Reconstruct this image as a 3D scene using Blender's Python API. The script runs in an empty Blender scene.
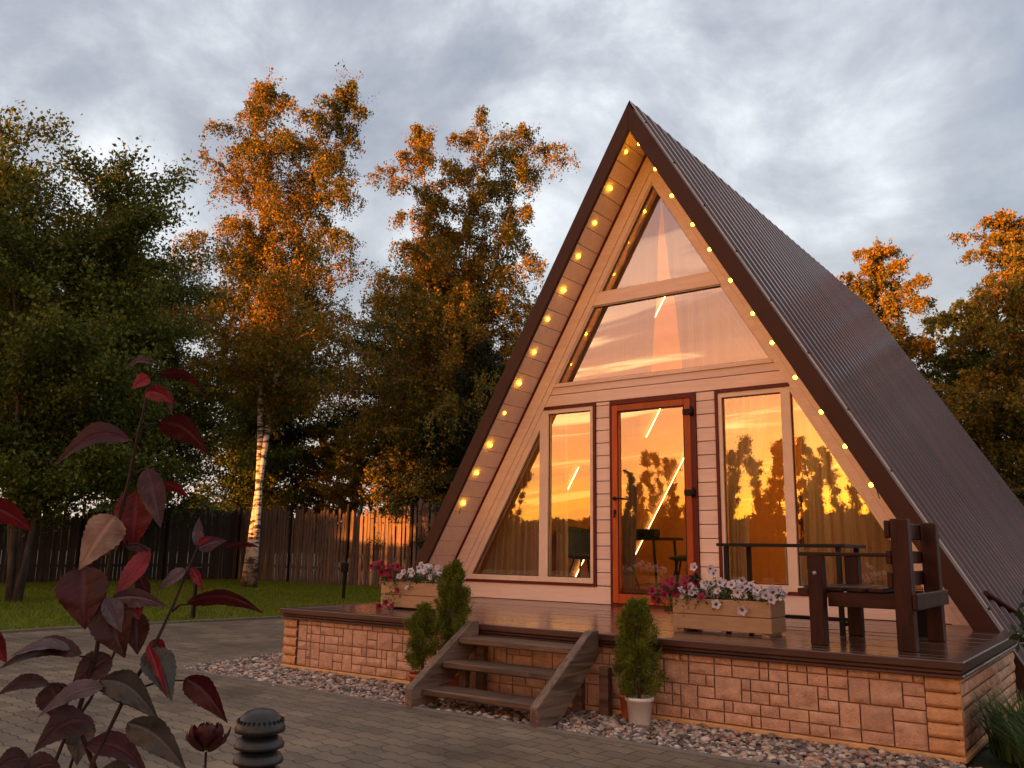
import bpy, bmesh, math, random
import numpy as np
from mathutils import Vector, Matrix
R = math.radians
rng = np.random.default_rng(7); random.seed(7)
C = bpy.context.scene.collection
sc = bpy.context.scene
G = -0.51                      # ground level; z = 0 is the terrace floor

# ------------------------------------------------------------------ camera
F_PX, YAW, PITCH, ROLL = 864.63, 0.6381, 0.1876, 0.0141
CAM = Vector((4.6692, -8.1067, 0.5679))
fw = Vector((-math.sin(YAW)*math.cos(PITCH), math.cos(YAW)*math.cos(PITCH), math.sin(PITCH)))
rt = Vector((math.cos(YAW), math.sin(YAW), 0)); up = rt.cross(fw)
rt2 = rt*math.cos(ROLL)+up*math.sin(ROLL); up2 = up*math.cos(ROLL)-rt*math.sin(ROLL)
cd = bpy.data.cameras.new('camera'); cam = bpy.data.objects.new('camera', cd); C.objects.link(cam)
cd.sensor_width = 36; cd.lens = F_PX/1024*36; cd.clip_start = 0.05; cd.clip_end = 3000
M = Matrix((rt2, up2, -fw)).transposed().to_4x4(); M.translation = CAM
cam.matrix_world = M
sc.camera = cam
def px(x, y, dist):            # point seen at a photo pixel, at a given distance
    d = fw+rt2*((x-512)/F_PX)-up2*((y-384)/F_PX)
    return CAM+d.normalized()*dist
def pxh(x, y, dist):           # same, horizontal distance
    d = fw+rt2*((x-512)/F_PX)-up2*((y-384)/F_PX)
    return CAM+d/math.hypot(d.x, d.y)*dist

# ------------------------------------------------------------------ light
SUN_AZ = R(14.0)               # sun stands behind the camera: direction (-sin, -cos)
SUN_EL = R(0.7)
sundir = Vector((-math.sin(SUN_AZ)*math.cos(SUN_EL), -math.cos(SUN_AZ)*math.cos(SUN_EL), math.sin(SUN_EL)))
sd = bpy.data.lights.new('sun', 'SUN'); sd.energy = 5.0; sd.angle = R(0.2); sd.color = (1.0, 0.33, 0.06)
so = bpy.data.objects.new('sun', sd); C.objects.link(so)
so.rotation_euler = (-sundir).to_track_quat('-Z', 'Y').to_euler()
w = bpy.data.worlds.new('World'); sc.world = w; w.use_nodes = True
def build_world():
    nt = w.node_tree; nt.nodes.clear(); N = nt.nodes.new; L = nt.links.new
    out = N('ShaderNodeOutputWorld'); bg = N('ShaderNodeBackground'); bg2 = N('ShaderNodeBackground'); add = N('ShaderNodeAddShader')
    L(bg.outputs[0], add.inputs[0]); L(bg2.outputs[0], add.inputs[1]); L(add.outputs[0], out.inputs[0])
    sky = N('ShaderNodeTexSky'); sky.sky_type = 'NISHITA'; sky.sun_disc = False
    sky.sun_elevation = SUN_EL; sky.sun_rotation = math.atan2(sundir.x, sundir.y)
    L(sky.outputs[0], bg2.inputs[0]); bg2.inputs[1].default_value = 0.05
    tc = N('ShaderNodeTexCoord'); sep = N('ShaderNodeSeparateXYZ'); L(tc.outputs['Generated'], sep.inputs[0])
    def m(op, a, b=None, clamp=False):
        n = N('ShaderNodeMath'); n.operation = op; n.use_clamp = clamp
        for i, v in enumerate((a, b)):
            if v is None: continue
            if isinstance(v, (int, float)): n.inputs[i].default_value = v
            else: L(v, n.inputs[i])
        return n.outputs[0]
    def sm(v, a, b):
        n = N('ShaderNodeMapRange'); n.interpolation_type = 'SMOOTHSTEP'
        L(v, n.inputs[0]); n.inputs[1].default_value = a; n.inputs[2].default_value = b; return n.outputs[0]
    def mix(f, a, b):
        n = N('ShaderNodeMix'); n.data_type = 'RGBA'
        if isinstance(f, (int, float)): n.inputs[0].default_value = f
        else: L(f, n.inputs[0])
        for i, v in ((6, a), (7, b)):
            if isinstance(v, tuple): n.inputs[i].default_value = (*v, 1)
            else: L(v, n.inputs[i])
        return n.outputs[2]
    def ramp(v, stops):
        n = N('ShaderNodeValToRGB'); L(v, n.inputs[0]); e = n.color_ramp.elements
        e[0].position, e[0].color = stops[0][0], (*stops[0][1], 1)
        e[1].position, e[1].color = stops[-1][0], (*stops[-1][1], 1)
        for p, c in stops[1:-1]: q = e.new(p); q.color = (*c, 1)
        return n.outputs[0]
    z = m('MAXIMUM', sep.outputs[2], 0.0)
    zz = m('ADD', z, 0.16)
    cx, cy = m('DIVIDE', sep.outputs[0], zz), m('DIVIDE', sep.outputs[1], zz)
    cmb = N('ShaderNodeCombineXYZ'); L(cx, cmb.inputs[0]); L(cy, cmb.inputs[1]); cmb.inputs[2].default_value = 3.7
    def noise(vec, scale, detail=6, rough=.55, dist=0.0):
        n = N('ShaderNodeTexNoise'); L(vec, n.inputs['Vector']); n.inputs['Scale'].default_value = scale
        n.inputs['Detail'].default_value = detail; n.inputs['Roughness'].default_value = rough; n.inputs['Distortion'].default_value = dist
        return n.outputs[0]
    mc = N('ShaderNodeMapping'); L(tc.outputs['Generated'], mc.inputs[0]); mc.inputs['Scale'].default_value = (1, 1, 1.35); mc.inputs['Location'].default_value = (5.1, 2.4, .9)
    n1 = noise(mc.outputs[0], 3.9, 10, .60, .25); n2 = noise(mc.outputs[0], 1.7, 4, .5)
    nn = m('ADD', m('MULTIPLY', n1, .62), m('MULTIPLY', n2, .38))
    cool = ramp(nn, [(.38, (.25, .275, .345)), (.45, (.34, .355, .41)), (.50, (.44, .46, .51)), (.55, (.58, .605, .645)), (.61, (.80, .81, .82))])
    hz = mix(sm(z, .0, .42), (.74, .60, .52), (0, 0, 0))
    lowmask = sm(z, .30, .02)
    cool = mix(m('MULTIPLY', lowmask, .85), cool, (.66, .54, .49))
    cool = mix(sm(z, .58, .85), cool, (.62, .50, .44))
    # sunset side
    mp = N('ShaderNodeMapping'); L(cmb.outputs[0], mp.inputs[0]); mp.inputs['Rotation'].default_value = (0, 0, R(20)); mp.inputs['Scale'].default_value = (.35, 1.3, 1)
    s1 = noise(mp.outputs[0], 2.3, 8, .62, .9)
    warm = ramp(z, [(0, (2.1, .66, .05)), (.06, (1.75, .50, .06)), (.12, (1.5, .40, .08)), (.18, (1.15, .37, .15)), (.25, (.80, .33, .22)), (.38, (.58, .33, .30)), (.7, (.42, .36, .36))])
    bright = ramp(z, [(0, (2.5, .95, .10)), (.10, (2.3, .98, .24)), (.20, (3.2, 1.9, .75)), (.27, (1.4, .72, .45)), (.45, (.8, .55, .45)), (.7, (.5, .42, .42))])
    warm = mix(sm(s1, .50, .60), warm, bright)
    dark = mix(sm(s1, .48, .38), warm, (.70, .26, .13))
    warm = mix(.6, warm, dark)
    # glow round the sun
    dt = N('ShaderNodeVectorMath'); dt.operation = 'DOT_PRODUCT'; L(tc.outputs['Generated'], dt.inputs[0]); dt.inputs[1].default_value = tuple(sundir)
    glow = m('POWER', m('MAXIMUM', dt.outputs['Value'], 0.0), 140.0)
    warm = mix(m('MULTIPLY', glow, .6), warm, (4.5, 1.7, .15))
    hdot = N('ShaderNodeVectorMath'); hdot.operation = 'DOT_PRODUCT'; L(tc.outputs['Generated'], hdot.inputs[0]); hdot.inputs[1].default_value = (-math.sin(SUN_AZ), -math.cos(SUN_AZ), 0)
    f = m('MULTIPLY', sm(hdot.outputs['Value'], .0, .55), sm(z, .75, .30))
    wsc = N('ShaderNodeVectorMath'); wsc.operation = 'SCALE'; L(warm, wsc.inputs[0]); wsc.inputs['Scale'].default_value = 1.15
    col = mix(f, cool, wsc.outputs[0])
    L(col, bg.inputs[0]); bg.inputs[1].default_value = 0.355
build_world()
sc.view_settings.view_transform = 'Standard'; sc.view_settings.look = 'None'
sc.view_settings.exposure = 1.8; sc.view_settings.gamma = 1
sc.view_settings.use_curve_mapping = False
sc.render.engine = 'CYCLES'
sc.cycles.max_bounces = 8; sc.cycles.transparent_max_bounces = 12
sc.cycles.sample_clamp_indirect = 4.0

# ------------------------------------------------------------------ materials
def nodes(name):
    m = bpy.data.materials.new(name); m.use_nodes = True
    nt = m.node_tree; return m, nt, nt.nodes['Principled BSDF'], nt.nodes.new, nt.links.new
def setv(node, **k):
    for a, b in k.items(): node.inputs[a.replace('_', ' ')].default_value = b
def mat(name, col, rough=.6, metal=0, spec=None, var=.12, vscale=8, bump=0, bscale=30, stretch=(1, 1, 1), col2=None, coat=0, stain=0):
    """painted / plain surface with tonal variation, grime and fine bump"""
    m, nt, p, N, L = nodes(name)
    tc = N('ShaderNodeTexCoord'); mp = N('ShaderNodeMapping'); L(tc.outputs['Object'], mp.inputs[0]); mp.inputs['Scale'].default_value = stretch
    n = N('ShaderNodeTexNoise'); L(mp.outputs[0], n.inputs['Vector']); setv(n, Scale=vscale, Detail=6, Roughness=.6)
    r = N('ShaderNodeValToRGB'); L(n.outputs[0], r.inputs[0])
    c = np.array(col); a = c*(1-var*1.3); b = np.array(col2) if col2 else c*(1+var)
    r.color_ramp.elements[0].position = .35; r.color_ramp.elements[0].color = (*a, 1)
    r.color_ramp.elements[1].position = .66; r.color_ramp.elements[1].color = (*np.clip(b, 0, 1), 1)
    L(r.outputs[0], p.inputs['Base Color'])
    p.inputs['Roughness'].default_value = rough; p.inputs['Metallic'].default_value = metal
    if spec is not None: p.inputs['Specular IOR Level'].default_value = spec
    if coat: p.inputs['Coat Weight'].default_value = coat; p.inputs['Coat Roughness'].default_value = .1
    n2 = N('ShaderNodeTexNoise'); L(mp.outputs[0], n2.inputs['Vector']); setv(n2, Scale=bscale, Detail=5)
    mr = N('ShaderNodeMapRange'); L(n2.outputs[0], mr.inputs[0]); setv(mr, To_Min=rough*.8, To_Max=min(1, rough*1.25)); L(mr.outputs[0], p.inputs['Roughness'])
    if bump:
        b_ = N('ShaderNodeBump'); L(n2.outputs[0], b_.inputs['Height']); setv(b_, Strength=bump, Distance=.01); L(b_.outputs[0], p.inputs['Normal'])
    return m
def wood(name, c1, c2, rough=.5, axis='X', scale=1, bump=.3, spec=.5, iv=(.78, 1.2)):
    m, nt, p, N, L = nodes(name)
    tc = N('ShaderNodeTexCoord'); mp = N('ShaderNodeMapping'); L(tc.outputs['Object'], mp.inputs[0])
    s = {'X': (1.2, 14, 14), 'Y': (14, 1.2, 14), 'Z': (14, 14, 1.2)}[axis]; mp.inputs['Scale'].default_value = [v*scale for v in s]
    gi = N('ShaderNodeNewGeometry')
    ad = N('ShaderNodeVectorMath'); ad.operation = 'ADD'; L(mp.outputs[0], ad.inputs[0])
    sc_ = N('ShaderNodeMath'); sc_.operation = 'MULTIPLY'; L(gi.outputs['Random Per Island'], sc_.inputs[0]); sc_.inputs[1].default_value = 37
    L(sc_.outputs[0], ad.inputs[1])
    n = N('ShaderNodeTexNoise'); L(ad.outputs[0], n.inputs['Vector']); setv(n, Scale=1.6, Detail=8, Roughness=.62, Distortion=1.2)
    r = N('ShaderNodeValToRGB'); L(n.outputs[0], r.inputs[0])
    e = r.color_ramp.elements; e[0].position = .36; e[0].color = (*c1, 1); e[1].position = .64; e[1].color = (*c2, 1)
    hs = N('ShaderNodeHueSaturation'); L(r.outputs[0], hs.inputs['Color'])
    mr = N('ShaderNodeMapRange'); L(gi.outputs['Random Per Island'], mr.inputs[0]); setv(mr, To_Min=iv[0], To_Max=iv[1]); L(mr.outputs[0], hs.inputs['Value'])
    L(hs.outputs[0], p.inputs['Base Color']); p.inputs['Specular IOR Level'].default_value = spec
    mr2 = N('ShaderNodeMapRange'); L(n.outputs[0], mr2.inputs[0]); setv(mr2, To_Min=rough*.7, To_Max=min(1, rough*1.35)); L(mr2.outputs[0], p.inputs['Roughness'])
    b_ = N('ShaderNodeBump'); L(n.outputs[0], b_.inputs['Height']); setv(b_, Strength=bump, Distance=.008); L(b_.outputs[0], p.inputs['Normal'])
    return m
def emit(name, col, s):
    m, nt, p, N, L = nodes(name); p.inputs['Base Color'].default_value = (*col, 1)
    p.inputs['Emission Color'].default_value = (*col, 1); p.inputs['Emission Strength'].default_value = s; return m
def leafmat(name, cols, rough=.6, trans=.35, vscale=.6, spec=.2):
    """many small leaves: each leaf and each part of the crown a little different"""
    m, nt, p, N, L = nodes(name)
    g = N('ShaderNodeNewGeometry'); tc = N('ShaderNodeTexCoord')
    n = N('ShaderNodeTexNoise'); L(tc.outputs['Object'], n.inputs['Vector']); setv(n, Scale=vscale, Detail=3)
    a = N('ShaderNodeMath'); a.operation = 'MULTIPLY'; L(g.outputs['Random Per Island'], a.inputs[0]); a.inputs[1].default_value = .62
    b = N('ShaderNodeMath'); b.operation = 'MULTIPLY_ADD'; L(n.outputs[0], b.inputs[0]); b.inputs[1].default_value = .9; L(a.outputs[0], b.inputs[2])
    c = N('ShaderNodeMath'); c.operation = 'SUBTRACT'; L(b.outputs[0], c.inputs[0]); c.inputs[1].default_value = .27
    r = N('ShaderNodeValToRGB'); L(c.outputs[0], r.inputs[0]); e = r.color_ramp.elements
    e[0].color = (*cols[0], 1); e[1].color = (*cols[-1], 1)
    for i, q in enumerate(cols[1:-1]): k = e.new((i+1)/(len(cols)-1)); k.color = (*q, 1)
    L(r.outputs[0], p.inputs['Base Color']); setv(p, Roughness=rough); p.inputs['Specular IOR Level'].default_value = spec
    t = N('ShaderNodeBsdfTranslucent'); L(r.outputs[0], t.inputs[0]); mx = N('ShaderNodeMixShader'); mx.inputs[0].default_value = trans
    L(p.outputs[0], mx.inputs[1]); L(t.outputs[0], mx.inputs[2]); L(mx.outputs[0], nt.nodes['Material Output'].inputs[0])
    return m

M_ = {}
M_['paint'] = wood('peach_painted_timber', (.70, .505, .425), (.80, .59, .50), .5, 'X', .8, .10, .4, (.93, 1.05))
M_['frame'] = mat('window_frame_paint', (.70, .52, .42), .4, var=.05)
M_['redtrim'] = mat('dark_red_trim', (.10, .010, .008), .4, var=.15, spec=.25)
M_['doorwood'] = wood('orange_stained_door_timber', (.32, .045, .008), (.46, .085, .014), .35, 'Z', .6, .05, .3)
M_['fascia'] = mat('brown_coated_metal_trim', (.050, .017, .011), .5, spec=.2, var=.1, vscale=2)
M_['roof'] = mat('dark_brown_coated_roof_metal', (.062, .018, .015), .16, var=.28, vscale=1.6, spec=.26, bump=.03, bscale=9, stretch=(.5, 1.4, .25))
M_['edge'] = mat('galvanised_sheet_edge', (.30, .29, .285), .4, metal=.6)
M_['black'] = mat('black_metal', (.010, .009, .009), .5, var=.2, spec=.2)
M_['deck'] = wood('wet_dark_terrace_board', (.045, .020, .013), (.085, .040, .026), .16, 'X', .7, .10, .8)
M_['cornice'] = wood('dark_varnished_edge_board', (.040, .017, .013), (.075, .032, .024), .22, 'X', .6, .12, .6)
M_['stairwood'] = wood('weathered_brown_plank', (.036, .020, .012), (.125, .070, .042), .55, 'X', 1, .5)
M_['stringer'] = wood('weathered_grey_brown_plank', (.055, .035, .024), (.17, .115, .08), .6, 'Y', 1, .5)
M_['bench'] = wood('dark_mahogany_stained_timber', (.014, .005, .004), (.045, .013, .009), .5, 'Z', .8, .3, .18)
M_['benchx'] = wood('dark_mahogany_stained_rail', (.014, .005, .004), (.045, .013, .009), .45, 'X', .8, .3, .2)
M_['planter'] = mat('tan_painted_planter_board', (.36, .22, .125), .5, var=.08, stretch=(1, 1, 4), bump=.1)
M_['mortar'] = mat('mortar', (.32, .17, .11), .8)
M_['ledge'] = mat('yellow_plinth_strip', (.58, .32, .13), .6)
M_['terracotta'] = mat('terracotta', (.42, .10, .04), .6, bump=.2)
M_['white'] = mat('white_plastic', (.62, .58, .56), .35, var=.04)
M_['curtain'] = None
M_['interior'] = mat('warm_interior_panelling', (.55, .22, .04), .55, var=.1, stretch=(6, 1, 1), vscale=1)
M_['intfloor'] = wood('interior_floorboard', (.10, .05, .03), (.17, .09, .05), .35, 'X', .5, .1)
M_['led'] = emit('warm_led_and_fill', (1, .62, .20), 3.6)
M_['bulb'] = emit('warm_bulb', (1, .47, .016), 10)
M_['socket'] = mat('black_socket', (.02, .017, .012), .5)
M_['bollard'] = mat('dark_grey_cast_aluminium', (.012, .013, .016), .36, var=.15, bump=.15, bscale=120, spec=.4)
M_['bark'] = mat('grey_brown_bark', (.05, .036, .028), .85, var=.4, vscale=9, bump=.6, bscale=25, stretch=(1, 1, .3))
M_['limb'] = mat('pale_birch_limb', (.20, .15, .115), .8, var=.4, vscale=12)
M_['twig'] = mat('dark_twig', (.06, .040, .030), .8, var=.3)
M_['fence'] = wood('weathered_fence_board', (.075, .050, .042), (.20, .135, .11), .8, 'Z', .7, .5)
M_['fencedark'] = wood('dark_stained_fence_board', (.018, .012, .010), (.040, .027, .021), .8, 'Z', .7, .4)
def birch_bark():
    m, nt, p, N, L = nodes('white_birch_bark')
    tc = N('ShaderNodeTexCoord'); mp = N('ShaderNodeMapping'); L(tc.outputs['Object'], mp.inputs[0]); mp.inputs['Scale'].default_value = (2.0, 2.0, 7)
    n = N('ShaderNodeTexNoise'); L(mp.outputs[0], n.inputs['Vector']); setv(n, Scale=1.5, Detail=6, Roughness=.7)
    r = N('ShaderNodeValToRGB'); L(n.outputs[0], r.inputs[0]); e = r.color_ramp.elements
    e[0].position = .44; e[0].color = (.03, .025, .022, 1); e[1].position = .53; e[1].color = (.62, .56, .52, 1)
    sp = N('ShaderNodeSeparateXYZ'); L(tc.outputs['Object'], sp.inputs[0])
    mr = N('ShaderNodeMapRange'); L(sp.outputs[2], mr.inputs[0]); setv(mr, From_Min=.1, From_Max=1.3, To_Min=.75, To_Max=0)
    n3 = N('ShaderNodeTexNoise'); L(tc.outputs['Object'], n3.inputs['Vector']); setv(n3, Scale=9, Detail=4)
    mu = N('ShaderNodeMath'); mu.operation = 'MULTIPLY'; L(mr.outputs[0], mu.inputs[0]); L(n3.outputs[0], mu.inputs[1])
    mu2 = N('ShaderNodeMath'); mu2.operation = 'MULTIPLY'; mu2.use_clamp = True; L(mu.outputs[0], mu2.inputs[0]); mu2.inputs[1].default_value = 2.2
    mx = N('ShaderNodeMix'); mx.data_type = 'RGBA'; L(mu2.outputs[0], mx.inputs[0]); L(r.outputs[0], mx.inputs[6]); mx.inputs[7].default_value = (.05, .04, .035, 1)
    L(mx.outputs[2], p.inputs['Base Color']); setv(p, Roughness=.75); return m
M_['birch'] = birch_bark()
def glassmat():
    m, nt, p, N, L = nodes('coated_window_glass')
    nt.nodes.remove(p); t = N('ShaderNodeBsdfTransparent'); t.inputs[0].default_value = (.94, .93, .90, 1)
    g = N('ShaderNodeBsdfGlossy'); g.inputs['Roughness'].default_value = 0.0; g.inputs[0].default_value = (.95, .92, .88, 1)
    fr = N('ShaderNodeFresnel'); fr.inputs[0].default_value = 1.5
    mr = N('ShaderNodeMapRange'); L(fr.outputs[0], mr.inputs[0]); setv(mr, From_Min=.04, From_Max=1, To_Min=.34, To_Max=1)
    tc = N('ShaderNodeTexCoord'); n = N('ShaderNodeTexNoise'); L(tc.outputs['Object'], n.inputs['Vector']); setv(n, Scale=1.1, Detail=1)
    b = N('ShaderNodeBump'); L(n.outputs[0], b.inputs['Height']); setv(b, Strength=.035, Distance=.02); L(b.outputs[0], g.inputs['Normal'])
    mx = N('ShaderNodeMixShader'); L(mr.outputs[0], mx.inputs[0]); L(t.outputs[0], mx.inputs[1]); L(g.outputs[0], mx.inputs[2])
    L(mx.outputs[0], nt.nodes['Material Output'].inputs[0]); return m
M_['glass'] = glassmat()
def curtainmat(name, col, tr):
    m, nt, p, N, L = nodes(name); nt.nodes.remove(p)
    d = N('ShaderNodeBsdfDiffuse'); t = N('ShaderNodeBsdfTranslucent'); x = N('ShaderNodeMixShader'); x.inputs[0].default_value = tr
    tc = N('ShaderNodeTexCoord'); mp = N('ShaderNodeMapping'); L(tc.outputs['Object'], mp.inputs[0]); mp.inputs['Scale'].default_value = (60, 60, 1)
    n = N('ShaderNodeTexNoise'); L(mp.outputs[0], n.inputs['Vector']); setv(n, Scale=1, Detail=3)
    r = N('ShaderNodeValToRGB'); L(n.outputs[0], r.inputs[0]); r.color_ramp.elements[0].color = (*[c*.75 for c in col], 1); r.color_ramp.elements[1].color = (*[min(1, c*1.2) for c in col], 1)
    L(r.outputs[0], d.inputs[0]); L(r.outputs[0], t.inputs[0]); L(d.outputs[0], x.inputs[1]); L(t.outputs[0], x.inputs[2]); L(x.outputs[0], nt.nodes['Material Output'].inputs[0]); return m
M_['curtain'] = curtainmat('taupe_curtain_fabric', (.60, .46, .32), .35)
M_['sheer'] = curtainmat('sheer_curtain_fabric', (.27, .20, .19), .3)
def stonemat(name, col):
    m, nt, p, N, L = nodes(name)
    g = N('ShaderNodeNewGeometry'); tc = N('ShaderNodeTexCoord')
    n = N('ShaderNodeTexNoise'); L(tc.outputs['Object'], n.inputs['Vector']); setv(n, Scale=14, Detail=8, Roughness=.7)
    r = N('ShaderNodeValToRGB'); L(n.outputs[0], r.inputs[0]); e = r.color_ramp.elements
    c = np.array(col); e[0].position = .3; e[0].color = (*(c*.72), 1); e[1].position = .7; e[1].color = (*(c*1.15), 1)
    hs = N('ShaderNodeHueSaturation'); L(r.outputs[0], hs.inputs['Color'])
    mr = N('ShaderNodeMapRange'); L(g.outputs['Random Per Island'], mr.inputs[0]); setv(mr, To_Min=.86, To_Max=1.10); L(mr.outputs[0], hs.inputs['Value'])
    L(hs.outputs[0], p.inputs['Base Color']); setv(p, Roughness=.75)
    n2 = N('ShaderNodeTexNoise'); L(tc.outputs['Object'], n2.inputs['Vector']); setv(n2, Scale=60, Detail=6, Roughness=.7)
    b = N('ShaderNodeBump'); L(n2.outputs[0], b.inputs['Height']); setv(b, Strength=.9, Distance=.012); L(b.outputs[0], p.inputs['Normal']); return m
M_['stone'] = stonemat('peach_split_stone', (.58, .34, .225))
M_['quoin'] = stonemat('ochre_corner_stone', (.60, .31, .145))

# ------------------------------------------------------------------ helpers
def tag(o, label=None, cat=None, group=None, kind=None):
    if label: o['label'] = label
    if cat: o['category'] = cat
    if group: o['group'] = group
    if kind: o['kind'] = kind
    return o
def thing(name, label, cat, loc=(0, 0, 0), group=None, rz=0):
    o = bpy.data.objects.new(name, None); C.objects.link(o); o.location = loc; o.rotation_euler = (0, 0, rz)
    o.empty_display_size = .1
    return tag(o, label, cat, group)
def np_mesh(name, verts, faces, m, parent=None, smooth=False, mats=None, midx=None):
    """verts (n,3), faces (k, 3|4) arrays of equal face size; verts in world space relative to parent's location"""
    v = np.asarray(verts, dtype=np.float32); f = np.asarray(faces, dtype=np.int32)
    me = bpy.data.meshes.new(name); k, s = f.shape
    me.vertices.add(len(v)); me.vertices.foreach_set('co', v.ravel())
    me.loops.add(k*s); me.loops.foreach_set('vertex_index', f.ravel())
    me.polygons.add(k); me.polygons.foreach_set('loop_start', np.arange(0, k*s, s, dtype=np.int32)); me.polygons.foreach_set('loop_total', np.full(k, s, dtype=np.int32))
    if smooth: me.polygons.foreach_set('use_smooth', np.ones(k, dtype=bool))
    for q in (mats or [m]): me.materials.append(q)
    if midx is not None: me.polygons.foreach_set('material_index', np.asarray(midx, dtype=np.int32))
    me.update(calc_edges=True)
    o = bpy.data.objects.new(name, me); C.objects.link(o)
    if parent: o.parent = parent
    return o
class MB:
    """collects shapes in world space; build() stores them relative to the thing's base"""
    def __init__(s): s.bm = bmesh.new()
    def poly_prism(s, pts, d, bev=0):   # pts: closed loop of 3D points, extruded by vector d
        vs = [s.bm.verts.new(p) for p in pts]; ws = [s.bm.verts.new(Vector(p)+Vector(d)) for p in pts]
        n = len(pts); fs = [s.bm.faces.new(vs[::-1]), s.bm.faces.new(ws)]
        for i in range(n): fs.append(s.bm.faces.new((vs[i], vs[(i+1) % n], ws[(i+1) % n], ws[i])))
        if bev:
            es = list({e for f in fs for e in f.edges}); bmesh.ops.bevel(s.bm, geom=es, offset=bev, segments=1, affect='EDGES', profile=.5)
        return s
    def xz(s, pts, y0, y1, bev=0): return s.poly_prism([(x, y0, z) for x, z in pts], (0, y1-y0, 0), bev)
    def box(s, x0, x1, y0, y1, z0, z1, bev=0): return s.poly_prism([(x0, y0, z0), (x1, y0, z0), (x1, y1, z0), (x0, y1, z0)], (0, 0, z1-z0), bev)
    def beam(s, a, b, wd, th, upv=(0, 0, 1), bev=0):
        a, b = Vector(a), Vector(b); d = (b-a).normalized(); u = Vector(upv); sd_ = d.cross(u).normalized()*wd/2; u = sd_.cross(d).normalized()*th/2
        return s.poly_prism([a-sd_-u, a+sd_-u, a+sd_+u, a-sd_+u], b-a, bev)
    def tube(s, pts, rad, n=6, cap=True):
        pts = [Vector(p) for p in pts]; rings = []
        rr = rad if hasattr(rad, '__len__') else [rad]*len(pts)
        for i, p in enumerate(pts):
            d = (pts[min(i+1, len(pts)-1)]-pts[max(i-1, 0)]).normalized()
            a = d.cross(Vector((0, 0, 1)) if abs(d.z) < .9 else Vector((1, 0, 0))).normalized(); b = d.cross(a)
            rings.append([s.bm.verts.new(p+(a*math.cos(t)+b*math.sin(t))*rr[i]) for t in [2*math.pi*k/n for k in range(n)]])
        for r0, r1 in zip(rings, rings[1:]):
            for k in range(n): s.bm.faces.new((r0[k], r0[(k+1) % n], r1[(k+1) % n], r1[k])).smooth = True
        if cap: s.bm.faces.new(rings[0][::-1]); s.bm.faces.new(rings[-1])
        return s
    def lathe(s, c, prof, n=24, sq=None):   # prof: (r, z)
        rings = [[s.bm.verts.new((c[0]+r*math.cos(2*math.pi*k/n), c[1]+r*math.sin(2*math.pi*k/n), c[2]+z)) for k in range(n)] for r, z in prof]
        for r0, r1 in zip(rings, rings[1:]):
            for k in range(n): s.bm.faces.new((r0[k], r0[(k+1) % n], r1[(k+1) % n], r1[k])).smooth = True
        s.bm.faces.new(rings[0][::-1]); s.bm.faces.new(rings[-1]); return s
    def sphere(s, c, r, seg=12, sc_=(1, 1, 1)):
        ret = bmesh.ops.create_uvsphere(s.bm, u_segments=seg, v_segments=max(6, seg//2+2), radius=r)
        for v in ret['verts']: v.co = Vector((v.co.x*sc_[0], v.co.y*sc_[1], v.co.z*sc_[2]))+Vector(c)
        for v in ret['verts']:
            for f in v.link_faces: f.smooth = True
        return s
    def build(s, name, m, parent=None, sm=False):
        base = Vector((0, 0, 0)); p = parent; rz = Matrix.Identity(4)
        while p: base += p.location; p = p.parent
        for v in s.bm.verts: v.co -= base
        bmesh.ops.recalc_face_normals(s.bm, faces=s.bm.faces)
        me = bpy.data.meshes.new(name); s.bm.to_mesh(me); s.bm.free()
        me.materials.append(m); o = bpy.data.objects.new(name, me); C.objects.link(o)
        if parent: o.parent = parent
        return o
def copy_tree(o, parent=None):
    c = o.copy(); C.objects.link(c)
    if parent: c.parent = parent
    for ch in list(o.children): copy_tree(ch, c)
    return c

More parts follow.
